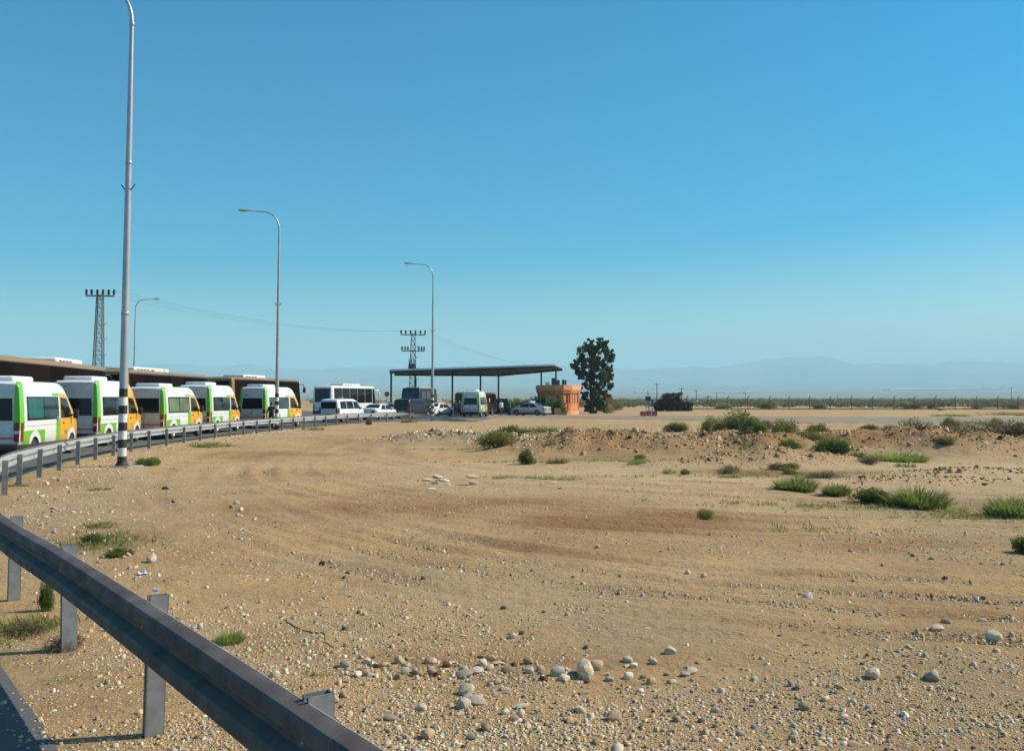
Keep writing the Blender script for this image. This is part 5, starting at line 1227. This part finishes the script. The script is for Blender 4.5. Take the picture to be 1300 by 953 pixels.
for k in range(62):
    stone(random.uniform(420, 1100), random.uniform(872, 950), random.choice((8, 11, 14, 18, 24)), random.choice(('limestone', 'tanstone', 'limestone', 'tanstone', 'greystone')), 'rounded stone lying in front of the front stone row', random.random() < .3, 'stones in front of the front row')

# gravel, clods: uncountable, one object
g = np.random.default_rng(77)
def pebble_field(name, X, Y, S, C, label, cat):
    n = len(X); Z = ground_h(X, Y)
    base = np.array([(math.cos(t) * .5, math.sin(t) * .5, .06) for t in np.arange(5) * 1.2566] + [(math.cos(t) * .33, math.sin(t) * .33, .40) for t in np.arange(4) * 1.5708 + .4], float); nv = 9
    F_ = np.array([(0,1,5),(1,6,5),(1,2,6),(2,3,7),(2,7,6),(3,4,7),(4,8,7),(4,0,8),(0,5,8),(5,6,7),(5,7,8)])
    a = g.random(n) * 6.28; ca, sa = np.cos(a), np.sin(a)
    P = base[None] * (1 + .5 * (g.random((n, nv, 3)) - .5)); P = P * np.stack([S, S * (.55 + .45 * g.random(n)), S * (.45 + .75 * g.random(n))], 1)[:, None, :]
    x = P[:, :, 0] * ca[:, None] - P[:, :, 1] * sa[:, None] + X[:, None]; y = P[:, :, 0] * sa[:, None] + P[:, :, 1] * ca[:, None] + Y[:, None]; z = P[:, :, 2] + Z[:, None] - .09 * S[:, None]
    z[:, :5] -= .18 * S[:, None]
    vs = np.stack([x, y, z], -1).reshape(-1, 3); fs = (np.arange(n)[:, None, None] * nv + F_[None]).reshape(-1)
    me = bpy.data.meshes.new(name); me.vertices.add(len(vs)); me.vertices.foreach_set('co', vs.astype(np.float32).ravel()); me.loops.add(len(fs)); me.loops.foreach_set('vertex_index', fs.astype(np.int32)); me.polygons.add(len(fs) // 3); me.polygons.foreach_set('loop_start', np.arange(len(fs) // 3, dtype=np.int32) * 3); me.update(calc_edges=True)
    at = me.color_attributes.new('col', 'FLOAT_COLOR', 'POINT'); cc_ = np.concatenate([np.repeat(C, nv, 0), np.ones((n * nv, 1))], 1); at.data.foreach_set('color', cc_.astype(np.float32).ravel())
    q = NT(name + '_rock'); av = q.n('ShaderNodeAttribute'); av.attribute_name = 'col'; q.l(av.outputs['Color'], q.b.inputs['Base Color']); q.b.inputs['Roughness'].default_value = .92; q.b.inputs['Specular IOR Level'].default_value = .2
    me.materials.append(q.m); o = link(name, me); tag(o, label, cat, None, 'stuff'); return o
def colours(n, pale=.11, dark=.10):
    t = g.random((n, 1)); k = g.random((n, 1)); tan = np.array([[.47, .34, .185]]) * (.75 + .5 * t); wh = np.array([[.62, .55, .43]]) * (.8 + .35 * t); dk = np.array([[.12, .095, .075]]) * (.7 + .6 * t); gr = np.array([[.38, .34, .27]]) * (.7 + .5 * t)
    return np.where(k < pale, wh, np.where(k < pale + dark, dk, np.where(k < pale + dark + .15, gr, tan)))
def px_field(n, fx, fy, keep=None):
    px = fx(n); py = fy(n); u = (px - CX) / F; v = (CY - py) / F; dy = math.cos(PITCH) - v * math.sin(PITCH); dz = math.sin(PITCH) + v * math.cos(PITCH); t = -EYE / dz
    return u * t, dy * t
n = 130000
X, Y = px_field(n, lambda n: g.random(n) * 1420 - 60, lambda n: 575 + 400 * g.random(n) ** .75)
dns = fbm(X / 1.3, Y / 1.3, 4, 90); yl = np.interp(Y, [p[1] for p in RAIL[:17]], [p[0] for p in RAIL[:17]])
kp = (dns > .36 + .30 * g.random(n)) & (X > yl - .8); X, Y = X[kp], Y[kp]; S = np.exp(g.normal(size=len(X)) * .6) * .0078 * (1 + Y / 14); S = np.minimum(S, .07)
pebble_field('gravel', X, Y, S, colours(len(X)), 'loose gravel and grit strewn over the dirt lot', 'gravel')
n = 9000
t = g.random(n); k = (t * (len(rp) - 20)).astype(int); k = np.where(rp[k][:, 1] > 62, 40, k); d = .2 + np.abs(g.normal(size=n)) * 1.5
X = rp[k][:, 0] + .85 * d; Y = rp[k][:, 1] + .5 * d + g.normal(size=n) * .3; S = np.exp(g.normal(size=n) * .5) * .017 * (1 + Y / 40); S = np.minimum(S, .11)
pebble_field('verge_rubble', X, Y, S, colours(n, .4, .06), 'pale rubble lining the verge of the guardrail', 'rubble')
XX = []; YY = []
for cx, cy, rx, ry, hh in BUMPS:
    m_ = int(300 * rx * ry * (1.6 if cx < 1 else .8)); XX.append(cx + g.normal(size=m_) * rx * .55); YY.append(cy + g.normal(size=m_) * ry * .55)
XX.append(g.random(5200) * 44 - 4); YY.append(45 + 27 * g.random(5200) ** .8); X = np.concatenate(XX); Y = np.concatenate(YY); kp = fbm(X / 3, Y / 3, 3, 95) + .25 * g.random(len(X)) > .5; X, Y = X[kp], Y[kp]; S = np.minimum(np.exp(g.normal(size=len(X)) * .65) * .046, .30); C = colours(len(X), .16, .16); lf = (X < 1)[:, None]; C = np.where(lf, C * 1.1, C * np.array([[.86, .68, .52]]))
pebble_field('bank_rubble', X, Y, S, C, 'earth clods and rubble covering the low dug banks', 'rubble')
# low green ground cover between the plants
XX = []; YY = []
for px, py, rx, ry, m_ in ((800,586,6,.5,500),(1000,603,3,.8,420),(640,572,1.8,1.0,300),(740,553,4,2,350),(1130,642,2.4,.5,420),(1240,655,1.4,.4,250),(125,690,.6,.7,380),(25,797,.35,.35,200),(700,606,2.5,.25,130),(1040,672,1.6,.3,90),(930,588,2,.7,200),(960,640,2,.3,60),(890,575,2.5,.8,250),(590,571,2,.5,120)):
    cx, cy = gp(px, py); XX.append(cx + g.normal(size=m_) * rx * .5); YY.append(cy + g.normal(size=m_) * ry * .6)
X = np.concatenate(XX); Y = np.concatenate(YY); kp = g.random(len(X)) < .30; X, Y = X[kp], Y[kp]; Z = ground_h(X, Y); n = len(X); k = 9
B0 = np.repeat(np.stack([X, Y, Z], 1), k, 0) + np.concatenate([g.normal(size=(n * k, 2)) * .06, np.zeros((n * k, 1))], 1)
dirs = rdir(n * k, g); dirs[:, 2] = np.abs(dirs[:, 2]) + .5; dirs /= np.linalg.norm(dirs, axis=1, keepdims=True); Ls = (.02 + .045 * g.random((n * k, 1))); U = rdir(n * k, g) * .008
o = link('ground_cover', quads_mesh('ground_cover', B0 + dirs * Ls * .6, U, dirs * Ls, M['olive'], g.random(n * k))); tag(o, 'thin green weeds spreading between the plants', 'weeds', None, 'stuff')

# cracked, lifted edge of the soil
CR = [(352,776),(361,779),(368,785),(376,791),(385,796),(394,799),(404,800),(411,799),(413,806),(412,812),(420,816),(428,820)]
CR = [((p[0] * (1 - t) + q[0] * t) + random.uniform(-1.3, 1.3), (p[1] * (1 - t) + q[1] * t) + random.uniform(-1.0, 1.0)) for p, q in zip(CR[:-1], CR[1:]) for t in (0, .33, .66)]
pts = [gp(*p) for p in CR]; vs = []; fs = []
for i, (x, y) in enumerate(pts):
    a = pts[max(i - 1, 0)]; b = pts[min(i + 1, len(pts) - 1)]; t = Vector((b[0] - a[0], b[1] - a[1])).normalized(); n_ = Vector((t.y, -t.x)); n_ = -n_
    z = gz(x, y); e = math.sin(math.pi * (i + .3) / (len(pts) - .4)); j = random.uniform(.7, 1.3)
    for d, h in ((-.010, -.03), (-.002 * j, .007 * e * j + .005), (.03 * j, .006 * e + .004), (.08 * j, .004 * e), (.15, -.02)): vs.append((x + n_.x * d, y + n_.y * d, z + h))
for i in range(len(pts) - 1):
    for k in range(4): fs.append((i * 5 + k, i * 5 + k + 1, (i + 1) * 5 + k + 1, (i + 1) * 5 + k))
tag(MB().add(vs, fs).build('soil_crack', bpy.data.materials['desert_soil'], None, 60), kind='structure')

# litter
def litter(px, py, w_, mat, label, name='litter'):
    x, y = gp(px, py); z = gz(x, y); s_ = w_ * y / F; g = random.Random(px); bm = bmesh.new(); bmesh.ops.create_grid(bm, x_segments=5, y_segments=4, size=.5)
    for q in bm.verts: q.co = Vector((q.co.x * s_, q.co.y * s_ * .8, abs(g.gauss(0, .16)) * s_ + .01))
    bmesh.ops.solidify(bm, geom=bm.faces[:], thickness=.004); me = bpy.data.meshes.new(name); bm.to_mesh(me); bm.free(); me.materials.append(M[mat]); o = link(name, me); o.location = (x, y, z); o.rotation_euler = (0, 0, g.random() * 3); tag(o, label, 'litter')
litter(181, 727, 12, 'litterb', 'crumpled blue and white wrapper below the large rounded stone'); litter(199, 747, 7, 'litterb', 'small blue scrap near the near guardrail'); litter(149, 644, 6, 'litterb', 'blue scrap on the verge below the largest lamp'); litter(308, 673, 8, 'litter', 'white cup-like scrap below the small stone pile')
litter(248, 793, 6, 'litterb', 'blue bottle cap scrap by the stone behind the rail'); litter(1075, 577, 10, 'litter', 'white plastic scrap beside the dark shrub'); litter(320, 549, 7, 'litter', 'pale green scrap at the guardrail foot near the second lamp'); litter(133, 800, 7, 'litter', 'white scrap beneath the near guardrail beam'); litter(1193, 521, 9, 'orangepl', 'bright red plastic scrap beside the wire fence')

# ------------------------------------------------------------------ haze over the valley
hz = MB().box(-15600, 15600, -15600, 15600, -30, 520).build('haze', None)
hm = bpy.data.materials.new('valley_haze'); hm.use_nodes = True; t_ = hm.node_tree; t_.nodes.clear(); oo = t_.nodes.new('ShaderNodeOutputMaterial'); pv = t_.nodes.new('ShaderNodeVolumePrincipled')
pv.inputs['Color'].default_value = (.48, .85, 1.0, 1); pv.inputs['Density'].default_value = .00018; pv.inputs['Anisotropy'].default_value = 0.0
t_.links.new(pv.outputs[0], oo.inputs['Volume']); hz.data.materials.clear(); hz.data.materials.append(hm); tag(hz, 'pale blue haze over the valley', 'haze', None, 'stuff')
